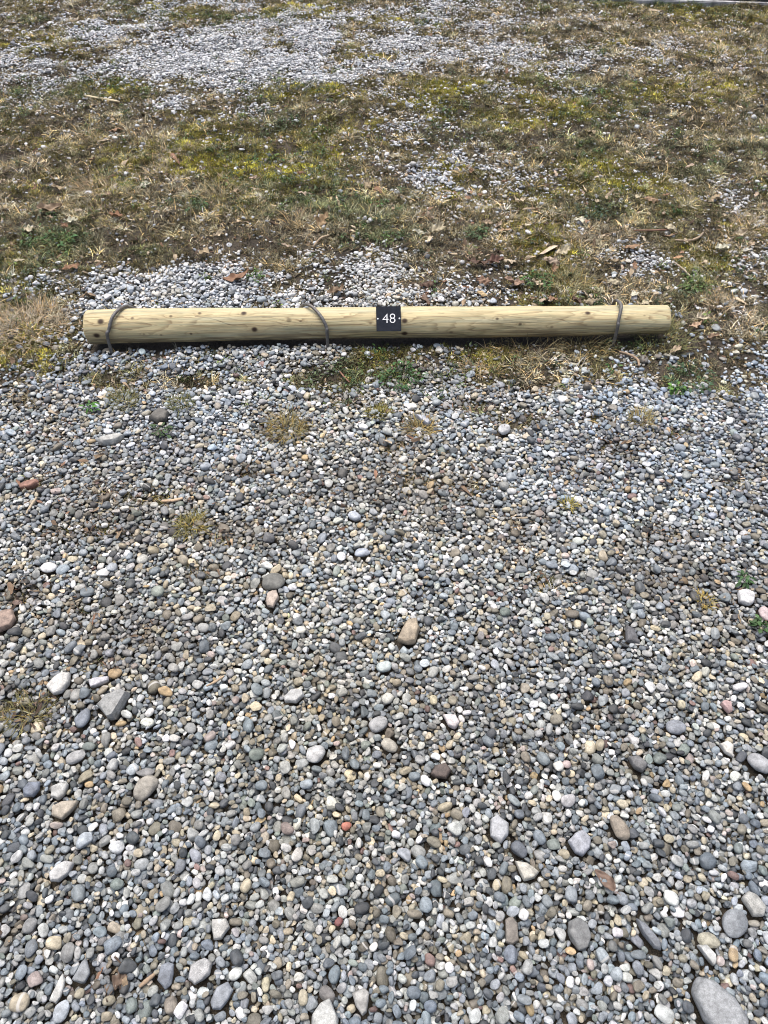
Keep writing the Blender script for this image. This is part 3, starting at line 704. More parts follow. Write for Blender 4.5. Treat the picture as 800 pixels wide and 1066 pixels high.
# ------------------------------------------------------------------ single tufts and weeds
TUFTS = [
 (548, 356, 90, 300, (.03, .075), (0.1, 1.2), (0.22, 0.19, 0.11), 'dull grass tuft hiding the foot of the log midway between plate and third hook'),
 (608, 356, 70, 280, (.03, .08), (0.1, 1.2), (0.24, 0.21, 0.11), 'olive grass tuft hiding the foot of the log just left of the third hook'),
 (686, 351, 70, 320, (.03, .08), (0.05, 1.1), (0.20, 0.205, 0.09), 'greenish grass tuft growing up in front of the right end of the log'),  # u, v, width px, blade count, length, lean, colour, label
 (30, 340, 95, 620, (.03, .085), (0.5, 1.4), (0.31, 0.255, 0.175), 'wide mat of dry straw-coloured grass touching the left end of the log'),
 (592, 296, 44, 240, (.03, .09), (0.3, 1.3), (0.25, 0.225, 0.11), 'big pale olive grass tuft just behind the right half of the log'),
 (299, 449, 42, 210, (.025, .07), (0.3, 1.4), (0.22, 0.185, 0.08), 'yellowish grass tuft alone in the gravel below the second rebar hook'),
 (437, 450, 32, 170, (.02, .055), (0.4, 1.4), (0.20, 0.165, 0.075), 'small brownish grass tuft holding a pale blue-grey stone'),
 (395, 433, 28, 220, (.014, .035), (0.1, 1.2), (0.19, 0.175, 0.05), 'low mossy tuft left of the tuft holding a stone'),
 (201, 551, 34, 170, (.02, .05), (0.2, 1.4), (0.19, 0.17, 0.06), 'olive grass tuft growing alone in the mid left gravel'),
 (667, 439, 28, 150, (.02, .05), (0.2, 1.3), (0.24, 0.21, 0.10), 'straw-olive tuft in the gravel at right, below the third rebar hook'),
 (492, 385, 34, 150, (.02, .055), (0.4, 1.4), (0.25, 0.20, 0.12), 'thin faded tuft in front of the log right of the 48 plate'),
 (130, 420, 34, 220, (.02, .045), (0.3, 1.3), (0.15, 0.15, 0.07), 'dark olive tuft just above the dark brown-grey stone'),
 (190, 423, 30, 200, (.018, .04), (0.3, 1.3), (0.13, 0.14, 0.065), 'dull green tuft right of the dark brown-grey stone'),
 (778, 236, 40, 200, (.03, .09), (0.2, 1.2), (0.34, 0.28, 0.18), 'upright pale straw tuft far right behind the log'),
 (749, 316, 34, 160, (.025, .07), (0.3, 1.3), (0.32, 0.27, 0.18), 'faded straw tuft to the right of the log end, above a pale leaf'),
 (732, 628, 20, 90, (.012, .03), (0.3, 1.4), (0.24, 0.20, 0.07), 'tiny yellowish tuft left of the white block stone'),
 (592, 527, 18, 80, (.012, .03), (0.3, 1.4), (0.25, 0.22, 0.06), 'tiny yellow-green tuft alone in the right mid gravel'),
 (32, 745, 54, 100, (.015, .04), (0.5, 1.5), (0.13, 0.12, 0.05), 'thin green-brown tuft at the left edge beside the pointed grey stone'),
 (228, 205, 48, 200, (.03, .08), (0.3, 1.3), (0.33, 0.28, 0.16), 'straw-coloured tuft in the grass behind the left half of the log'),
 (310, 232, 44, 190, (.03, .08), (0.4, 1.3), (0.32, 0.265, 0.17), 'pale dry tuft in the grass behind the second rebar hook'),
 (100, 196, 46, 190, (.03, .08), (0.5, 1.4), (0.30, 0.235, 0.15), 'brownish straw tuft far left in the grass above a curled brown leaf'),
]
for i, (u, v, w, nb, ll, ln, c, lab) in enumerate(TUFTS):
    x, y = ground(u, v, 0.01); W = w / ppm(u, v)
    V, F, T = tuft(np.random.default_rng(300 + i), nb, W * 0.42, ll[0], ll[1], 0.0019, ln, (0.2, 1.3), 0.33, 0.2)
    r = np.linalg.norm(V[:, :2], axis=1)
    o = mesh_obj('grass_tuft', V, F, mottled('tuft_%d' % i, c, 0.75, 50, 0.8, 1.25, True)); tone_attr(o, T)
    o.location = (x, y, float(hfun(x, y)) + (0.020 if v > 400 else 0.003)); set_tags(o, lab, 'grass tuft', 'single grass tufts')

def weed_mesh(r, n, W, ll):
    """low rosette of small oval leaves on short stalks"""
    V, F, T = [], [], []
    for _ in range(n):
        a = r.uniform(0, 2 * PI); rr = W * 0.5 * math.sqrt(r.random()); az = a + r.normal() * 0.7
        z = r.uniform(0.006, 0.026); L = r.uniform(*ll); Wd = L * r.uniform(0.35, 0.6); pit = r.uniform(-0.5, 0.6)
        o = len(V); k = 5; tn = np.clip(1 + r.normal() * 0.3, .45, 1.7)
        d = np.array([math.cos(az) * math.cos(pit), math.sin(az) * math.cos(pit), math.sin(pit)]); sd = np.array([-math.sin(az), math.cos(az), 0])
        b = np.array([rr * math.cos(a), rr * math.sin(a), z])
        for j in range(k + 1):
            t = j / k; w = Wd * 0.5 * math.sin(PI * (0.06 + 0.92 * t)) ** 0.8; q = b + d * L * t - np.array([0, 0, 0.25 * L * t * t])
            V += [q - sd * w + np.array([0, 0, w * .35]), q, q + sd * w + np.array([0, 0, w * .35])]; T += [[tn, tn, tn]] * 3
            if j:
                s = o + 3 * j; F += [(s - 3, s - 2, s + 1, s), (s - 2, s - 1, s + 2, s + 1)]
        s = len(V); root = np.array([b[0] * .7, b[1] * .7, 0.0]); q = np.array([.0007, 0, 0])
        V += [root - q, root + q, b + q, b - q]; T += [[.8, .8, .6]] * 4; F.append((s, s + 1, s + 2, s + 3))
    return np.array(V), F, np.array(T)
WEEDS = [
 (418, 396, 46, 90, (0.035, 0.085, 0.025), 'dark green leafy weed in the gravel just below the 48 plate'),
 (716, 396, 50, 90, (0.035, 0.075, 0.03), 'dark green leafy weed in front of the right end of the log'),
 (562, 291, 34, 80, (0.05, 0.105, 0.028), 'bright green leafy weed beside the big pale olive tuft behind the log'),
 (62, 250, 30, 60, (0.045, 0.11, 0.03), 'bright green weed far left in the grass above the gravel belt'),
 (497, 246, 26, 50, (0.045, 0.085, 0.03), 'small green weed in the grass above a heap of dark red leaves'),
 (617, 222, 36, 60, (0.04, 0.075, 0.04), 'bluish green weed in the grass behind the right half of the log'),
 (726, 298, 32, 70, (0.065, 0.105, 0.025), 'yellow-green weed clump behind the right end of the log'),
 (205, 219, 22, 40, (0.045, 0.09, 0.03), 'little green weed between the two straw tufts behind the log'),
 (266, 289, 18, 40, (0.06, 0.12, 0.025), 'little bright weed in the gravel belt behind the log, beside a rust leaf'),
 (96, 429, 12, 18, (0.05, 0.14, 0.02), 'tiny vivid green sprout in the left gravel below the log'),
 (170, 453, 18, 30, (0.045, 0.08, 0.03), 'little green sprout just right of the pale stone with a raised point'),
 (704, 410, 16, 26, (0.07, 0.15, 0.025), 'small vivid green sprout below left of the dark leafy weed at right'),
 (772, 607, 12, 20, (0.04, 0.085, 0.03), 'tiny green sprout above the white block stone at right'),
 (790, 654, 14, 26, (0.045, 0.09, 0.03), 'tiny green sprout below the pink stone at the right edge'),
]
for i, (u, v, w, nl, c, lab) in enumerate(WEEDS):
    x, y = ground(u, v, 0.015); W = w / ppm(u, v)
    V, F, T = weed_mesh(np.random.default_rng(500 + i), nl, W, (0.008, 0.020))
    o = mesh_obj('weed', V, F, mottled('weed_%d' % i, c, 0.55, 60, 0.8, 1.2, True)); tone_attr(o, T)
    o.location = (x, y, float(hfun(x, y)) + (0.020 if v > 375 else 0.004)); set_tags(o, lab, 'weed', 'small green weeds')

WP = [weed_mesh(tr, 12, 0.045, (0.006, 0.016)) for _ in range(6)]
x, y = field(30000, 1.9, 6.5)
g = gmask(x, y); gb = px_blobs(x, y, GREENS); k2 = N1.fbm(x, y, 3.0, 4)
ok = rng.random(len(x)) < np.clip(1.0 - g * 1.1, 0, 1) * np.clip((k2 - 0.53) * 3.0 + gb * 0.45, 0.03, 1)
x, y = x[ok], y[ok]; n = len(x)
col = np.array([(0.045, 0.09, 0.026), (0.06, 0.085, 0.04), (0.08, 0.115, 0.03), (0.05, 0.07, 0.03)])[rng.integers(0, 4, n)] * np.exp(rng.normal(0, .3, (n, 1)))
s = rng.uniform(0.5, 1.1, n)
scatter('ground_cover', [m[:2] for m in WP], np.c_[x, y, hfun(x, y) + 0.006], np.c_[rng.normal(0, .15, n), rng.normal(0, .15, n), rng.uniform(0, 6.28, n)],
        np.c_[s, s, s], col, rng.random(n), rng.integers(0, 6, n), inst_mat('weed_leaves', 0.6, 0.2), tones=[m[2] for m in WP])

# ------------------------------------------------------------------ fallen leaves
def leaf_mesh(r, L, W, lobes, curl, fold):
    nt_, ns = 22, 8; V, F = [], []
    ph = r.uniform(0, 6.28); bend = r.uniform(-.35, .35)
    for i in range(nt_ + 1):
        t = i / nt_
        wl = math.sin(PI * (0.03 + 0.94 * t ** 0.85)) ** 0.75
        for j in range(ns + 1):
            s = j / ns * 2 - 1; q_ = (t * L, s * W)
            lob = 1.0 if not lobes else 0.42 + 0.58 * abs(math.cos(PI * lobes * t + (0.25 if s > 0 else 0))) ** 0.8
            w = W * 0.5 * wl * lob
            xx = (t - 0.5) * L + abs(s) * w * 0.35 * (1 if lobes else 0.1); yy = s * w + bend * L * (t - .5) ** 2
            zz = fold * abs(s) * w + curl * L * ((t - 0.5) ** 2) + curl * 0.5 * w * s * s + 0.11 * W * math.sin(9 * t + ph + 4 * s) * abs(s) + 0.07 * W * math.sin(17 * t - 5 * s + ph)
            V.append((xx, yy, zz))
            if i and j:
                a = i * (ns + 1) + j; F.append((a - ns - 2, a - ns - 1, a, a - 1))
    k = len(V); V += [(-.5 * L, -.0007, 0), (-.5 * L, .0007, 0), (-.72 * L, .0005, .004), (-.72 * L, -.0005, .004)]; F.append((k, k + 1, k + 2, k + 3))
    return np.array(V), F
PTAN, TAN, RUST, DBR, PINK, PALE = (0.46, 0.36, 0.24), (0.34, 0.235, 0.135), (0.27, 0.125, 0.06), (0.115, 0.06, 0.04), (0.42, 0.29, 0.21), (0.56, 0.49, 0.38)
LEAVES = [  # u, v, length px, turn, lobes, colour, label
 (52, 217, 25, 0.0, 0, (0.26, 0.165, 0.10), 'long curled brown leaf far left in the grass'),
 (75, 233, 13, 0.4, 3, PALE, 'whitish crumpled leaf below right of the long curled brown leaf'),
 (32, 240, 16, 2.4, 3, PTAN, 'pale tan leaf at far left below the long curled brown leaf'),
 (60, 194, 13, 0.2, 2, TAN, 'tan-orange leaf above the long curled brown leaf'),
 (151, 194, 14, 0.3, 3, PALE, 'bleached leaf above the grass left of centre, level with the tan-orange leaf'),
 (122, 226, 15, 2.8, 2, RUST, 'rust-coloured leaf in the grass above the left end of the log'),
 (74, 277, 17, 0.4, 3, RUST, 'rust-brown crumpled leaf at the edge of the gravel belt, left'),
 (20, 271, 11, 0.1, 0, PTAN, 'small tan leaf at far left above the gravel belt'),
 (90, 306, 17, 0.2, 3, (0.24, 0.15, 0.09), 'brown crumpled leaf just above the left end of the log'),
 (247, 288, 27, 0.4, 0, (0.25, 0.115, 0.06), 'long rust-red leaf lying on the gravel belt behind the log'),
 (350, 302, 18, 0.2, 2, (0.20, 0.12, 0.07), 'dull brown leaf on the gravel behind the log between second hook and plate'),
 (298, 257, 10, 2.7, 0, PINK, 'small pinkish leaf at the grass edge above the gravel belt'),
 (212, 264, 18, 1.2, 2, TAN, 'tan leaf at the grass edge behind the log, left of the pinkish leaf'),
 (336, 230, 20, 1.0, 3, (0.33, 0.20, 0.10), 'orange-brown leaf standing in the grass behind the second hook'),
 (318, 200, 15, 0.3, 3, PINK, 'pale pink leaf beside the small gravel spot behind the log'),
 (526, 239, 12, 0.3, 0, (0.46, 0.28, 0.15), 'small round orange-tan leaf in the grass right of centre'),
 (455, 240, 17, 0.5, 3, PTAN, 'pale oak leaf, right of a paler one, in the grass behind the 48 plate'),
 (437, 240, 13, 2.9, 2, PALE, 'paler small oak leaf left of the pale oak leaf behind the plate'),
 (587, 259, 17, 0.4, 4, PTAN, 'large pale tan oak leaf above the big olive tuft'),
 (577, 270, 17, 2.9, 3, PINK, 'pinkish lobed leaf just under the large pale tan oak leaf'),
 (497, 273, 22, 0.0, 3, DBR, 'dark red-brown leaf in the leaf heap behind the log, left one'),
 (516, 272, 20, 0.5, 3, (0.15, 0.07, 0.05), 'dark reddish leaf in the leaf heap behind the log, right one'),
 (531, 270, 13, 0.2, 2, (0.50, 0.36, 0.25), 'light leaf at the right end of the dark leaf heap'),
 (505, 290, 17, 2.6, 3, (0.26, 0.14, 0.09), 'reddish lobed leaf below the dark leaf heap'),
 (535, 292, 20, 0.1, 3, (0.28, 0.16, 0.11), 'brown-pink lobed leaf right of the reddish one, behind the log'),
 (502, 302, 13, 2.4, 0, (0.46, 0.30, 0.15), 'orange-tan oval leaf close behind the log right of the plate'),
 (445, 293, 16, 0.4, 3, DBR, 'dark brown leaf at the gravel edge behind the plate, upper one'),
 (444, 308, 18, 1.8, 3, (0.16, 0.09, 0.06), 'dark brown leaf close behind the log by the plate, lower one'),
 (569, 310, 17, 0.4, 3, PINK, 'pale pinkish leaf close behind the log below the big olive tuft'),
 (664, 206, 12, 1.2, 2, PTAN, 'pale leaf beside an orange-brown leaf in the far right grass'),
 (679, 205, 14, 0.2, 3, (0.38, 0.22, 0.12), 'orange-brown leaf right of a pale leaf in the far right grass'),
 (605, 227, 13, 0.1, 2, PALE, 'whitish leaf left of the bluish green weed'),
 (700, 237, 15, 2.7, 3, PTAN, 'pale tan leaf in the grass behind the right end of the log'),
 (707, 265, 11, 0.2, 0, (0.44, 0.22, 0.10), 'small bright orange leaf behind the right end of the log'),
 (657, 256, 17, 2.7, 0, (0.30, 0.16, 0.08), 'slim orange-brown leaf behind the third hook'),
 (752, 257, 17, 0.3, 4, PALE, 'pale lobed leaf far right above the faded straw tuft'),
 (662, 303, 15, 1.0, 0, PALE, 'whitish oval leaf close behind the third hook'),
 (674, 312, 15, 0.3, 3, PTAN, 'pale tan leaf just behind the right end of the log'),
 (730, 329, 18, 0.2, 4, (0.52, 0.40, 0.29), 'prominent pale lobed leaf just right of the log end'),
 (725, 337, 13, 0.4, 3, (0.42, 0.25, 0.16), 'orange-pink leaf under the prominent pale leaf right of the log end'),
 (641, 290, 14, 2.8, 2, PTAN, 'tan leaf behind the log near the third hook'),
 (643, 271, 14, 0.2, 2, TAN, 'tan-brown leaf in the grass above the third hook, below a slim one'),
 (746, 202, 12, 0.4, 2, TAN, 'tan leaf beside the far right gravel spot'),
 (617, 310, 16, 0.3, 3, (0.30, 0.22, 0.14), 'dull tan leaf close behind the right half of the log'),
 (600, 312, 14, 2.2, 3, DBR, 'dark brown leaf close behind the log left of a dull tan leaf'),
 (705, 362, 14, 0.4, 2, (0.40, 0.27, 0.18), 'tan-pink leaf in front of the right end of the log'),
 (743, 349, 12, 0.2, 2, (0.27, 0.16, 0.10), 'brown leaf in the grass below the orange-pink leaf'),
 (385, 190, 16, 0.6, 3, TAN, 'tan leaf in the middle of the grass behind the plate'),
 (394, 193, 14, 2.2, 2, RUST, 'rust leaf touching the tan leaf in the middle of the grass'),
 (410, 160, 12, 0.4, 2, PTAN, 'small pale leaf in the upper middle grass'),
 (120, 132, 13, 0.3, 2, (0.32, 0.17, 0.09), 'rusty leaf in the upper left grass below the pale lath'),
 (617, 136, 12, 0.1, 2, TAN, 'tan leaf in the upper right grass'),
 (243, 39, 9, 0.3, 2, PINK, 'tiny pink leaf in the upper left gravel patch'),
 (240, 66, 10, 0.2, 2, (0.5, 0.38, 0.25), 'tiny tan leaf in the upper gravel patch'),
 (125, 1018, 24, 1.2, 3, (0.14, 0.085, 0.06), 'dark crumpled dead leaf on the gravel near the bottom left'),
 (632, 917, 27, 2.0, 0, (0.17, 0.10, 0.075), 'slim brown dead leaf in the gravel right of the tan triangular stone'),
]
for i, (u, v, lp, tn, lobes, c, lab) in enumerate(LEAVES):
    r = np.random.default_rng(700 + i)
    zb = 0.018 if v > 200 else 0.012
    x, y = ground(u, v, zb + 0.01); L = lp / ppm(u, v, zb) * 1.05
    V, F = leaf_mesh(r, L, L * (0.62 if lobes else 0.42), lobes, r.uniform(0.3, 0.8) * r.choice([-0.7, 1.0]), r.uniform(-.5, 0.6))
    c = tuple((np.array(c) * 0.8 + np.mean(c) * 0.2) * np.array([0.97, 1.04, 0.98])); m = mottled('leaf_%d' % i, c, 0.6, 80, 0.7, 1.25, bump=0.001)
    o = mesh_obj('fallen_leaf', V, F, m)
    o.location = (x, y, max(top_of(x, y), float(hfun(x, y)) + zb) + 0.004); o.rotation_euler = (r.normal() * 0.22, r.normal() * 0.18, tn + r.normal() * .15)
    set_tags(o, lab, 'leaf', 'fallen leaves')

sr = np.random.default_rng(61)
SCRAPM = [mottled('scrap_%d' % k, c, 0.65, 80, 0.75, 1.25, bump=0.001) for k, c in enumerate(((0.50, 0.42, 0.30), (0.40, 0.31, 0.21), (0.46, 0.36, 0.27), (0.30, 0.19, 0.12)))]
scrap0 = []
for k in range(6):
    V, F = leaf_mesh(sr, 0.038, 0.024, int(sr.integers(0, 4)), sr.uniform(.3, .9) * sr.choice([-.7, 1.0]), sr.uniform(-.5, .6))
    scrap0.append((V, F))
placed = []
for k in range(64):
    u, v = (sr.uniform(420, 800), sr.uniform(165, 312)) if k < 46 else (sr.uniform(0, 420), sr.uniform(160, 265))
    x, y = ground(u, v, 0.02)
    if k < 24:
        V, F = scrap0[k % 6]; o = mesh_obj('leaf_scrap', V, F, SCRAPM[k % 4]); placed.append(o)
    else:
        o = placed[int(sr.integers(0, 24))].copy(); COL.objects.link(o)
    o.location = (x, y, max(top_of(x, y), float(hfun(x, y)) + 0.016) + 0.004); q = sr.uniform(0.6, 1.25); o.scale = (q, q, q)
    o.rotation_euler = (sr.normal() * .3, sr.normal() * .3, sr.uniform(0, 6.28))
    set_tags(o, 'tiny crumpled tan leaf scrap lost in the grass beyond the log', 'leaf scrap', 'leaf scraps in the grass')

# ------------------------------------------------------------------ sticks
def tube(path, rad, seg=8, cap=True):
    P = [np.array(p, float) for p in path]; V, F = [], []
    up = np.array([0.0, 0.0, 1.0]); prev = None
    for i, p in enumerate(P):
        d = P[min(i + 1, len(P) - 1)] - P[max(i - 1, 0)]; d /= np.linalg.norm(d)
        if prev is None:
            a = np.cross(d, up)
            if np.linalg.norm(a) < 0.05: a = np.cross(d, np.array([0, 1.0, 0]))
        else: a = prev - d * (prev @ d)
        a /= np.linalg.norm(a); prev = a; b = np.cross(d, a)
        rr = rad[i] if hasattr(rad, '__len__') else rad
        for k in range(seg):
            t = 2 * PI * k / seg; V.append(p + (a * math.cos(t) + b * math.sin(t)) * rr)
        if i:
            o = (i - 1) * seg
            for k in range(seg): F.append((o + k, o + (k + 1) % seg, o + seg + (k + 1) % seg, o + seg + k))
    if cap: F.append(tuple(range(seg - 1, -1, -1))); o = (len(P) - 1) * seg; F.append(tuple(range(o, o + seg)))
    return np.array(V), F
def spline(pts, n):
    pts = [np.array(p, float) for p in pts]; P = [2 * pts[0] - pts[1]] + pts + [2 * pts[-1] - pts[-2]]; out = []
    for i in range(1, len(P) - 2):
        for k in range(n):
            t = k / n; a, b, c, d = P[i - 1:i + 3]
            out.append(0.5 * (2 * b + (c - a) * t + (2 * a - 5 * b + 4 * c - d) * t * t + (3 * b - a - 3 * c + d) * t ** 3))
    return out + [pts[-1]]
STICKS = [
 ([(88, 98), (124, 103)], 0.009, (0.55, 0.47, 0.30), 'pale split wooden lath lying in the upper left grass'),
 ([(168, 520), (180, 522), (191, 521)], 0.0045, (0.55, 0.40, 0.26), 'short pale orange wood splinter in the left mid gravel'),
 ([(28, 536), (33, 527), (39, 519)], 0.004, (0.42, 0.35, 0.25), 'straight pale stick at far left in the gravel below the brick shard'),
 ([(645, 365), (655, 368), (664, 373), (666, 380)], 0.0045, (0.30, 0.22, 0.15), 'bent brown twig in front of the log by the third hook'),
 ([(326, 257), (334, 250), (343, 247)], 0.004, (0.36, 0.28, 0.19), 'short pale twig in the grass edge behind the second hook'),
 ([(703, 249), (717, 251), (727, 248), (732, 243)], 0.005, (0.30, 0.235, 0.165), 'crooked grey-brown twig in the grass behind the right end of the log'),
 ([(660, 240), (680, 240), (698, 239)], 0.0045, (0.20, 0.12, 0.08), 'straight dark twig left of the crooked grey-brown twig'),
 ([(216, 717), (226, 711), (234, 705)], 0.0028, (0.44, 0.33, 0.22), 'thin tan twig in the gravel right of the flat pointed grey stone'),
 ([(354, 386), (359, 392), (364, 397)], 0.003, (0.24, 0.13, 0.09), 'thin reddish twig in front of the log left of the dark green weed'),
 ([(703, 272), (712, 280), (722, 290)], 0.0035, (0.33, 0.27, 0.20), 'slanting dry stalk behind the right end of the log below the orange leaf'),
 ([(146, 1028), (155, 1021), (162, 1015)], 0.004, (0.34, 0.25, 0.17), 'small tan bark sliver near the bottom left beside the upright blue-grey stone'),
]
for i, (pp, rad, c, lab) in enumerate(STICKS):
    W3 = []
    for (u, v) in pp:
        x, y = ground(u, v, 0.02); W3.append(np.array([x, y, max(top_of(x, y, .006), float(hfun(x, y)) + (.014 if v < 420 else 0.008)) + rad * .8]))
    ctr = np.mean(W3, 0); path = spline([p - ctr for p in W3], 6)
    r = np.random.default_rng(800 + i)
    rd = [rad * (0.75 + 0.25 * math.sin(PI * k / (len(path) - 1)) + r.normal() * 0.07) for k in range(len(path))]
    V, F = tube(path, rd, 9)
    if i == 0: V = V * np.array([1, 1, .6])
    o = mesh_obj('wooden_stick', V, F, mottled('stick_%d' % i, c, 0.8, 70, 0.7, 1.25, bump=.001)); o.location = tuple(ctr)
    set_tags(o, lab, 'stick', 'sticks and splinters')

# ------------------------------------------------------------------ the log
def logpoint(u, v):
    """photo pixel on the log -> (distance along from the left end, angle round the log; 0 = towards viewer level, 90 = top)"""
    a, b = (u - 400) / FPX, (533 - v) / FPX
    d = np.array([a, CP + b * SP, -SP + b * CP]); o = np.array([0, 0, CAM_H])
    c0 = np.array([L0[0], L0[1], LZ]); ax = np.array([LDIR[0], LDIR[1], 0.0])
    dp = d - ax * (d @ ax); op = (o - c0) - ax * ((o - c0) @ ax); R = 0.056
    A_, B2, C_ = dp @ dp, 2 * dp @ op, op @ op - R * R; disc = B2 * B2 - 4 * A_ * C_
    t = (-B2 - math.sqrt(max(disc, 0))) / (2 * A_); p = o + d * t - c0
    s = p @ ax; q = p - ax * s
    return s, math.atan2(q[2], -(q[0] * LNRM[0] + q[1] * LNRM[1]))
KNOTS = [(105, 335, 8, 1), (101, 349.5, 8, 1), (138, 332, 4, .7), (178, 330, 4, .7), (208, 327, 4.5, .8), (254, 327, 7, 1), (265, 344, 7.5, 1), (199, 348, 3.5, .8),
         (301, 334, 6, .6), (313, 335, 3.5, .6), (421.5, 334, 7.5, 1), (421.5, 348, 8, 1), (386, 337, 3.5, .5), (518, 331, 4, .8), (542, 337, 4.5, .8), (612.5, 323.5, 7, 1),
         (150, 348, 3, .5), (168, 349, 3, .5), (365, 327, 3, .4), (470, 346, 5, .5), (575, 340, 4, .5), (672, 326, 3, .4)]
def make_log():
    root = bpy.data.objects.new('wooden_log', None); link(root)
    root.location = (LOG_MID[0], LOG_MID[1], LZ); root.rotation_euler = (0, 0, LOG_ANG); root.empty_display_size = 0.05
    set_tags(root, 'long pale peeled wooden log across the gravel with a small 48 plate', 'log')
    NL, NA = 900, 256; hl = LOG_LEN / 2
    s = np.linspace(0, LOG_LEN, NL); th = np.arange(NA) * 2 * PI / NA
    S, TH = np.meshgrid(s, th, indexing='ij')
    R = LOG_R0 + (LOG_R1 - LOG_R0) * S / LOG_LEN + 0.0011 * np.sin(S * 5 + 1) + 0.0010 * np.sin(3 * TH + S * 7) + 0.0007 * np.sin(5 * TH - S * 19)
    edge = np.minimum(S, LOG_LEN - S); R = R - 0.004 * np.clip(1 - edge / 0.006, 0, 1) ** 2
    # growth rings around a wandering pith, cut by the peeled surface
    ox = 0.016 * np.sin(S * 2.1 + 0.7) + 0.008 * np.sin(S * 5.3 + 2.0) + 0.003 * np.sin(S * 13); oy = 0.014 * np.sin(S * 1.7 + 2.6) + 0.007 * np.sin(S * 6.1)
    ringr = R - ox * np.cos(TH) - oy * np.sin(TH) + 0.010 * S / LOG_LEN
    nz = N1.fbm(S * 6, TH * 4, 1.0, 4) - 0.5; ringr = ringr + nz * 0.006 + (N2.fbm(S * 2.0, np.cos(TH) * 3 + 5, 1.0, 3) - .5) * 0.012
    dark = np.zeros_like(S); halo = np.zeros_like(S); stain = np.zeros_like(S)
    kn = [(*logpoint(u, v), sz, dk) for (u, v, sz, dk) in KNOTS]
    rr = np.random.default_rng(5)
    for _ in range(26):                                                   # knots on the sides the photo does not show
        kn.append((rr.uniform(.05, LOG_LEN - .05), rr.uniform(PI * .9, PI * 1.8), rr.uniform(3, 8), rr.uniform(.4, 1)))
    for (ks, ka, sz, dk) in kn:
        rad = sz / 305 * 0.36
        da = (TH - ka + PI) % (2 * PI) - PI
        d2 = ((S - ks) / (rad * 1.2)) ** 2 + (da * 0.056 / rad) ** 2
        dl = ((S - ks) / (rad * 4.5)) ** 2 + (da * 0.056 / (rad * 1.8)) ** 2
        dark = np.maximum(dark, dk * np.exp(-d2 ** 2.4)); halo = np.maximum(halo, dk * np.exp(-dl) * 0.6); ringr = ringr + 0.008 * dk * np.exp(-dl)
    ring = (ringr / 0.0062) % 1.0
    late = np.clip((ring - 0.62) / 0.33, 0, 1) * np.clip((1 - ring) / 0.06, 0, 1)
    fine = N3.fbm(S * 14, TH * 26, 1.0, 3); broad = N4.fbm(S * 2.5, TH * 1.3, 1.0, 3); mott = N5.fbm(S * 22, TH * 7, 1.0, 3)
    late = late * np.clip(broad * 2.2 - 0.4, 0.12, 1)
    pale, mid, lat, grn = np.array([0.62, 0.525, 0.300]), np.array([0.49, 0.395, 0.215]), np.array([0.20, 0.135, 0.065]), np.array([0.40, 0.39, 0.225])
    t = np.clip((fine - 0.3) * 2, 0, 1)[..., None]; c = pale * (1 - t) + mid * t
    g_ = np.clip((mott - 0.52) * 3, 0, 1)[..., None] * 0.6; c = c * (1 - g_) + grn * g_
    c = c * (1 - late[..., None] * 0.85) + lat * late[..., None] * 0.85
    hb = np.clip((N2.fbm(S * 5, TH * 5 + 3, 1.0, 4) - 0.60) * 4, 0, 1)[..., None] * 0.55; c = c * (1 - hb) + np.array([0.30, 0.245, 0.14]) * hb   # weather stains
    # drying checks: thin dark lines along the grain
    for (u0, v0, u1, v1, st) in ((203, 330, 246, 339, .8), (246, 339, 300, 341, .5), (325, 338, 322, 346, .4), (655, 338, 698, 337, .55), (575, 330, 600, 336, .5), (430, 331, 470, 329, .4), (560, 333, 640, 331, .35), (120, 338, 190, 337, .35)):
        (sa, aa), (sb_, ab) = logpoint(u0, v0), logpoint(u1, v1); lo, hi = min(sa, sb_), max(sa, sb_)
        k = np.clip((S - sa) / (sb_ - sa + 1e-9), 0, 1); ce = aa + (ab - aa) * (k * k * (3 - 2 * k)) + 0.03 * np.sin(S * 60)
        da = np.abs((TH - ce + PI) % (2 * PI) - PI) * 0.056; ins = (S > lo) & (S < hi)
        wln = 0.0016; f = (np.exp(-(da / wln) ** 2) * ins * st)[..., None]; c = c * (1 - f) + np.array([0.12, 0.085, 0.05]) * f
    gs = np.clip((N3.fbm(S * 2.2, TH * 9 + 2, 1.0, 4) - 0.47) * 4, 0, 1)[..., None] * 0.55; c = c * (1 - gs) + np.array([0.40, 0.41, 0.29]) * gs      # greenish-grey weathering along the grain
    up_ = np.clip((0.25 - np.sin(TH)) * 1.6, 0, 1); sp = np.clip((N5.fbm(S * 9, TH * 9, 1.0, 4) - 0.60 + 0.22 * up_) * 6, 0, 1)[..., None] * (0.25 + 0.5 * up_[..., None]); c = c * (1 - sp) + np.array([0.16, 0.125, 0.08]) * sp   # mud splashed low on the sides
    nick = np.clip((N2.fbm(S * 30, TH * 16, 1.0, 2) - 0.74) * 12, 0, 1)[..., None] * 0.4; c = c * (1 - nick) + np.array([0.20, 0.14, 0.075]) * nick
    ck = np.exp(-((((TH * 0.0565 * 1000 + 9 * N1.fbm(S * 3, TH * 0 + 1, 1.0, 3) * 3) % 23) - 11) / 0.7) ** 2) * np.clip((N4.fbm(S * 5 + 3, np.floor((TH * 56.5 + 27 * N1.fbm(S * 3, TH * 0 + 1, 1.0, 3)) / 23) * 7.3, 1.0, 2) - 0.56) * 9, 0, 1)
    c = c * (1 - ck[..., None] * 0.4) + np.array([0.13, 0.09, 0.05]) * ck[..., None] * 0.4                       # drying checks
    R = R - ck * 0.0012 - nick[..., 0] * 0.0006
    c = c * (1 - halo[..., None] * 0.35) + np.array([0.42, 0.28, 0.13]) * halo[..., None] * 0.35
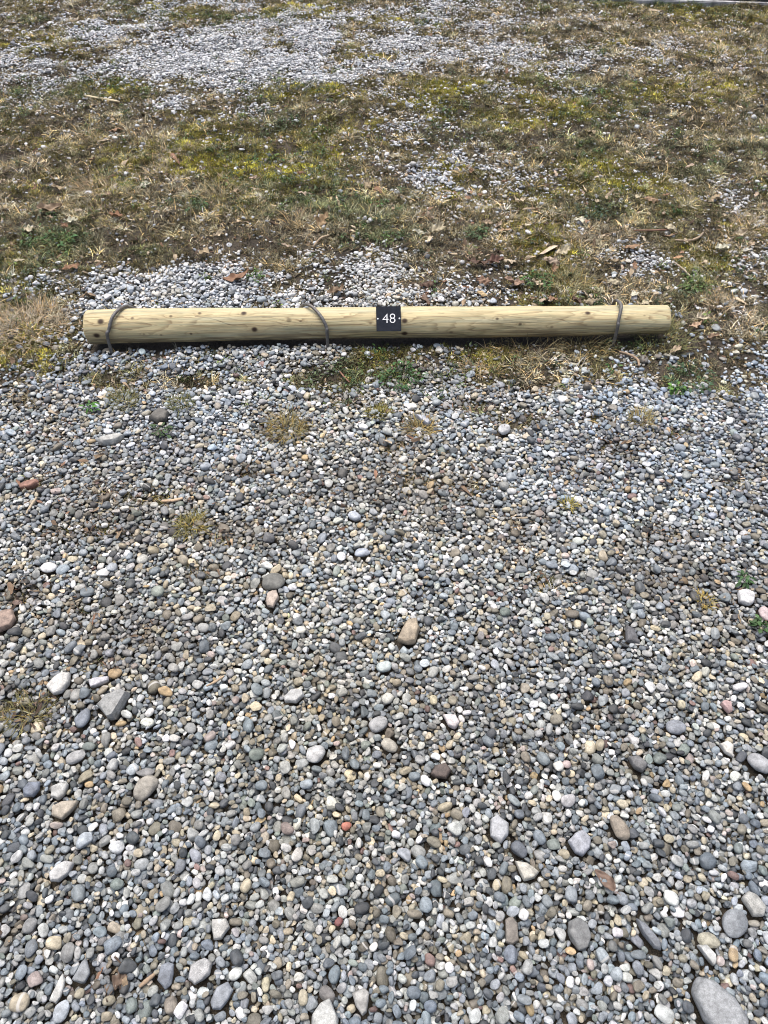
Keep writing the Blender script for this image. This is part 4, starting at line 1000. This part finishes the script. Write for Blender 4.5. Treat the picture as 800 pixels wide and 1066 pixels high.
    c = c * (1 - dark[..., None]) + np.array([0.045, 0.026, 0.016]) * dark[..., None]
    R = R + dark * 0.0009 - late * 0.00025
    # local frame: x along, -y towards the viewer, z up
    bow = 0.0035 * np.sin(S * 2.3 + 0.4); V = np.stack([S - hl, -R * np.cos(TH) + bow, R * np.sin(TH) + bow * 0.5 - (0.002 * np.maximum(0, np.sin(TH * 2 + S * 3)) ** 3)], -1).reshape(-1, 3); Cc = c.reshape(-1, 3)
    F = []
    idx = np.arange(NL * NA).reshape(NL, NA); nx_ = np.roll(idx, -1, 1)
    q = np.stack([idx[:-1], nx_[:-1], nx_[1:], idx[1:]], -1).reshape(-1, 4); F += q.tolist()
    verts = [V]; cols = [Cc]; base = len(V)
    m, nt, b = new_mat('peeled_pine')
    at = nd(nt, 'ShaderNodeAttribute', attribute_name='wood'); tc = nd(nt, 'ShaderNodeTexCoord')
    mp = nd(nt, 'ShaderNodeMapping'); mp.inputs['Scale'].default_value = (12, 260, 260); nt.links.new(tc.outputs['Object'], mp.inputs['Vector'])
    fn = noise(nt, mp.outputs[0], 1.0, 4, 0.6)
    nt.links.new(mix_col(nt, 1.0, at.outputs['Color'], ramp(nt, fn, [(0.3, 0.86), (0.7, 1.1)]), 'MULTIPLY'), b.inputs['Base Color'])
    b.inputs['Roughness'].default_value = 0.62; b.inputs['Specular IOR Level'].default_value = 0.3
    bp = nd(nt, 'ShaderNodeBump'); bp.inputs['Strength'].default_value = 0.4; bp.inputs['Distance'].default_value = 0.0015
    nt.links.new(fn, bp.inputs['Height']); nt.links.new(bp.outputs[0], b.inputs['Normal'])
    F = [tuple(reversed(f)) for f in F]
    body = mesh_obj('shaft', np.vstack(verts), F, m, root)
    a = body.data.attributes.new('wood', 'FLOAT_COLOR', 'POINT'); c4 = np.ones((len(V), 4), np.float32); c4[:, :3] = Cc; a.data.foreach_set('color', c4.ravel())
    # sawn end faces with rings
    me_, nt, b = new_mat('sawn_end'); tc = nd(nt, 'ShaderNodeTexCoord')
    w = nd(nt, 'ShaderNodeTexWave', wave_type='RINGS', rings_direction='X'); w.inputs['Scale'].default_value = 55; w.inputs['Distortion'].default_value = 1.5
    nt.links.new(tc.outputs['Object'], w.inputs['Vector'])
    nt.links.new(ramp(nt, w.outputs['Fac'], [(0.2, (0.52, 0.41, 0.22)), (0.8, (0.36, 0.25, 0.12))]), b.inputs['Base Color']); b.inputs['Roughness'].default_value = 0.85
    for row, sx in ((0, -1), (NL - 1, 1)):
        rim = V[row * NA:(row + 1) * NA]; ctr = rim.mean(0)
        ev = [ctr]; ef = []
        for k in range(1, 7): ev += list(ctr + (rim - ctr) * k / 6)
        for k in range(NA): ef.append((0, 1 + k, 1 + (k + 1) % NA))
        for r_ in range(5):
            o_ = 1 + r_ * NA
            for k in range(NA): ef.append((o_ + k, o_ + NA + k, o_ + NA + (k + 1) % NA, o_ + (k + 1) % NA))
        if sx > 0: ef = [tuple(reversed(f)) for f in ef]
        mesh_obj('end_face', ev, ef, me_, root, smooth=False)
    return root
LOG = make_log()

# number plate screwed to the log
def make_plate():
    s0, a0 = logpoint(404.8, 332.5); th = math.radians(46); ctr_s = s0 - LOG_LEN / 2
    n = Vector((0, -math.cos(th), math.sin(th))); xax = Vector((1, 0, 0)); yax = n.cross(xax)
    Mx = Matrix((xax, yax, n)).transposed().to_4x4()
    Mx.translation = Vector((ctr_s, 0, 0)) + n * 0.0572 + yax * 0.001
    half = 0.0415
    m, nt, b = new_mat('slate_black_plate'); tc = nd(nt, 'ShaderNodeTexCoord')
    nn = noise(nt, tc.outputs['Object'], 90, 4, 0.7)
    nt.links.new(ramp(nt, nn, [(0.3, (0.011, 0.014, 0.021)), (0.7, (0.020, 0.024, 0.034))]), b.inputs['Base Color']); b.inputs['Roughness'].default_value = 0.7; b.inputs['Specular IOR Level'].default_value = 0.18
    bm = bmesh.new(); bmesh.ops.create_cube(bm, size=1.0); bmesh.ops.scale(bm, vec=(half * 2, half * 2, 0.0036), verts=bm.verts)
    bmesh.ops.bevel(bm, geom=bm.edges[:], offset=0.0008, segments=2, affect='EDGES')
    plate = bm_obj('number_plate', bm, m, LOG, smooth=False); plate.matrix_local = Mx
    mw = mottled('white_paint', (0.80, 0.80, 0.79), 0.5, 200, 0.95, 1.03)
    cu = bpy.data.curves.new('numerals_text', 'FONT'); cu.body = '48'; cu.align_x = 'CENTER'; cu.align_y = 'CENTER'; cu.size = 0.0445; cu.extrude = 0.0004; cu.offset = -0.0005
    to = bpy.data.objects.new('numerals_text', cu); link(to); bpy.context.view_layer.update()
    me = bpy.data.meshes.new_from_object(to.evaluated_get(bpy.context.evaluated_depsgraph_get()))
    bpy.data.objects.remove(to); bpy.data.curves.remove(cu)
    v = np.array([q.co[:] for q in me.vertices]); lo, hi = v.min(0), v.max(0); c = (lo + hi) / 2
    sx, sy = 0.0435 / (hi[0] - lo[0]), 0.0310 / (hi[1] - lo[1])
    for q in me.vertices: q.co = ((q.co[0] - c[0]) * sx, (q.co[1] - c[1]) * sy, q.co[2] - lo[2])
    me.name = 'numerals'; me.materials.clear(); me.materials.append(mw)
    t = link(bpy.data.objects.new('numerals', me)); t.parent = plate; t.location = (0.001, 0.001, 0.0019)
    for sx in (-1, 1):
        bm = bmesh.new(); bmesh.ops.create_uvsphere(bm, u_segments=14, v_segments=8, radius=0.0030); bmesh.ops.scale(bm, vec=(1, 1, 0.45), verts=bm.verts)
        sc = bm_obj('screw', bm, mw, plate); sc.location = (sx * 0.0365, 0.0, 0.0018)
make_plate()

# steel hooks pinning the log to the ground
def steel(name):
    m, nt, b = new_mat(name); tc = nd(nt, 'ShaderNodeTexCoord'); n1 = noise(nt, tc.outputs['Object'], 90, 4, .65); n2 = noise(nt, tc.outputs['Object'], 14, 3)
    c = ramp(nt, n1, [(0.3, (0.085, 0.082, 0.078)), (0.7, (0.20, 0.195, 0.185))]); c = mix_col(nt, ramp(nt, n2, [(0.5, 0.0), (0.7, 0.6)]), c, (0.15, 0.095, 0.06))
    nt.links.new(c, b.inputs['Base Color']); b.inputs['Roughness'].default_value = 0.55; b.inputs['Metallic'].default_value = 0.35
    return m
M_STEEL = steel('weathered_steel')
def hook(pix_front, back_dx, label, rad=0.0056, lift=0.0):
    """pix_front: pixels on the log from the ground up to the crown"""
    pts = []
    c0 = np.array([L0[0], L0[1], LZ]); ax = np.array([LDIR[0], LDIR[1], 0.0]); nf = np.array([-LNRM[0], -LNRM[1], 0.0])
    for (u, v, lf) in pix_front:
        s, a = logpoint(u, v); rr = 0.0585 + rad + lf
        pts.append(c0 + ax * s + nf * math.cos(a) * rr + np.array([0, 0, 1.0]) * math.sin(a) * rr)
    s_last = logpoint(*pix_front[-1][:2])[0]
    for k, deg in enumerate((130, 160, 185)):
        a = math.radians(deg); rr = 0.0585 + rad; s = s_last + back_dx * (k + 1) / 3
        pts.append(c0 + ax * s + nf * math.cos(a) * rr + np.array([0, 0, 1.0]) * math.sin(a) * rr)
    e = pts[-1].copy(); e[2] = -0.12; pts.append(e)
    f = pts[0].copy(); f[2] = -0.15; pts.insert(0, f)
    path = spline(pts, 10); ctr = np.array([pts[1][0], pts[1][1], 0.0])
    V, F = tube([p - ctr for p in path], rad, 14)
    o = mesh_obj('rebar_hook', V, F, M_STEEL); o.location = tuple(ctr); set_tags(o, label, 'steel hook', 'steel hooks over the log')
hook([(113.5, 352, .002), (114.5, 343, .001), (118, 332.5, .002), (124, 326, .003), (132, 322.5, .005)], 0.05, 'bent steel hook over the left end of the log, curving to the right')
hook([(341, 349, .002), (340, 340, .0), (335, 331, .0), (327, 323.5, .003), (321, 321, .005)], -0.05, 'bent steel hook over the middle of the log left of the plate')
hook([(641.5, 343, .002), (643, 335, .0), (645, 327, .0), (646, 320, .001)], 0.0, 'straight steel hook over the right end of the log')

# ------------------------------------------------------------------ road edge beyond the grass, top right
def road():
    p0 = np.array(ground(600, 1.0)); p1 = np.array(ground(800, 7.6)); d = (p1 - p0) / np.linalg.norm(p1 - p0); nrm = np.array([-d[1], d[0]])
    c = (p0 + p1) / 2
    def strip(name, o0, o1, z0, z1, mat, l0=-30, l1=30, bev=0.0):
        bm = bmesh.new(); bmesh.ops.create_cube(bm, size=1.0)
        bmesh.ops.scale(bm, vec=(l1 - l0, o1 - o0, z1 - z0), verts=bm.verts)
        if bev: bmesh.ops.bevel(bm, geom=bm.edges[:], offset=bev, segments=2, affect='EDGES')
        o = bm_obj(name, bm, mat, smooth=False); q = c + d * (l0 + l1) / 2 + nrm * (o0 + o1) / 2
        o.location = (q[0], q[1], (z0 + z1) / 2); o.rotation_euler = (0, 0, math.atan2(d[1], d[0])); set_tags(o, kind='structure'); return o
    ma = mottled('asphalt', (0.10, 0.10, 0.105), 0.85, 150, 0.6, 1.5, bump=.003); mk = mottled('kerb_concrete', (0.045, 0.045, 0.045), 0.9, 60, 0.6, 1.4, bump=.002)
    strip('road', 0.14, 7.0, -0.2, 0.035, ma)
    strip('kerb', 0.05, 0.138, -0.2, 0.055, mk, bev=.008)
    mp = mottled('pale_edging_stone', (0.42, 0.42, 0.42), 0.9, 9, 0.12, 1.35, bump=.003)
    strip('kerb_gutter', 0.0, 0.048, -0.2, 0.022, mp, bev=.006)
road()

# ------------------------------------------------------------------ light, sky, camera
SUN_EL, SUN_AZ = math.radians(74), math.radians(-30)      # direction the light comes from (0 = +Y, clockwise)
w = bpy.data.worlds.new('World'); SC.world = w; w.use_nodes = True
nt = w.node_tree; bg = nt.nodes.get('Background') or nt.nodes.new('ShaderNodeBackground')
sky = nt.nodes.new('ShaderNodeTexSky'); sky.sky_type = 'NISHITA'; sky.sun_disc = False
sky.sun_elevation = SUN_EL; sky.sun_rotation = SUN_AZ; sky.altitude = 300; sky.air_density = 0.7; sky.dust_density = 7.0; sky.ozone_density = 0.8
nt.links.new(sky.outputs[0], bg.inputs[0]); bg.inputs[1].default_value = 0.095
sl_ = bpy.data.lights.new('sun', 'SUN'); sl_.energy = 1.5; sl_.angle = math.radians(60); sl_.color = (1.0, 0.99, 0.97)
so = link(bpy.data.objects.new('sun', sl_)); so.location = (0, 0, 12)
dirv = Vector((math.sin(SUN_AZ) * math.cos(SUN_EL), math.cos(SUN_AZ) * math.cos(SUN_EL), math.sin(SUN_EL)))
so.rotation_euler = dirv.to_track_quat('Z', 'Y').to_euler()

cd = bpy.data.cameras.new('camera'); cam = link(bpy.data.objects.new('camera', cd)); SC.camera = cam
cam.location = (0, 0, CAM_H); cam.rotation_euler = (PI / 2 - PITCH, 0, 0)
cd.sensor_width = 36.0; cd.sensor_fit = 'AUTO'; cd.lens = 36.0 * FPX / 1066.0; cd.clip_start = 0.02; cd.clip_end = 500
SC.view_settings.view_transform = 'Standard'; SC.view_settings.look = 'None'; SC.view_settings.gamma = 1.0; SC.view_settings.use_curve_mapping = False
SC.view_settings.exposure = 1.09

SC.cycles.pixel_filter_type = 'BLACKMAN_HARRIS'; SC.cycles.filter_width = 0.95
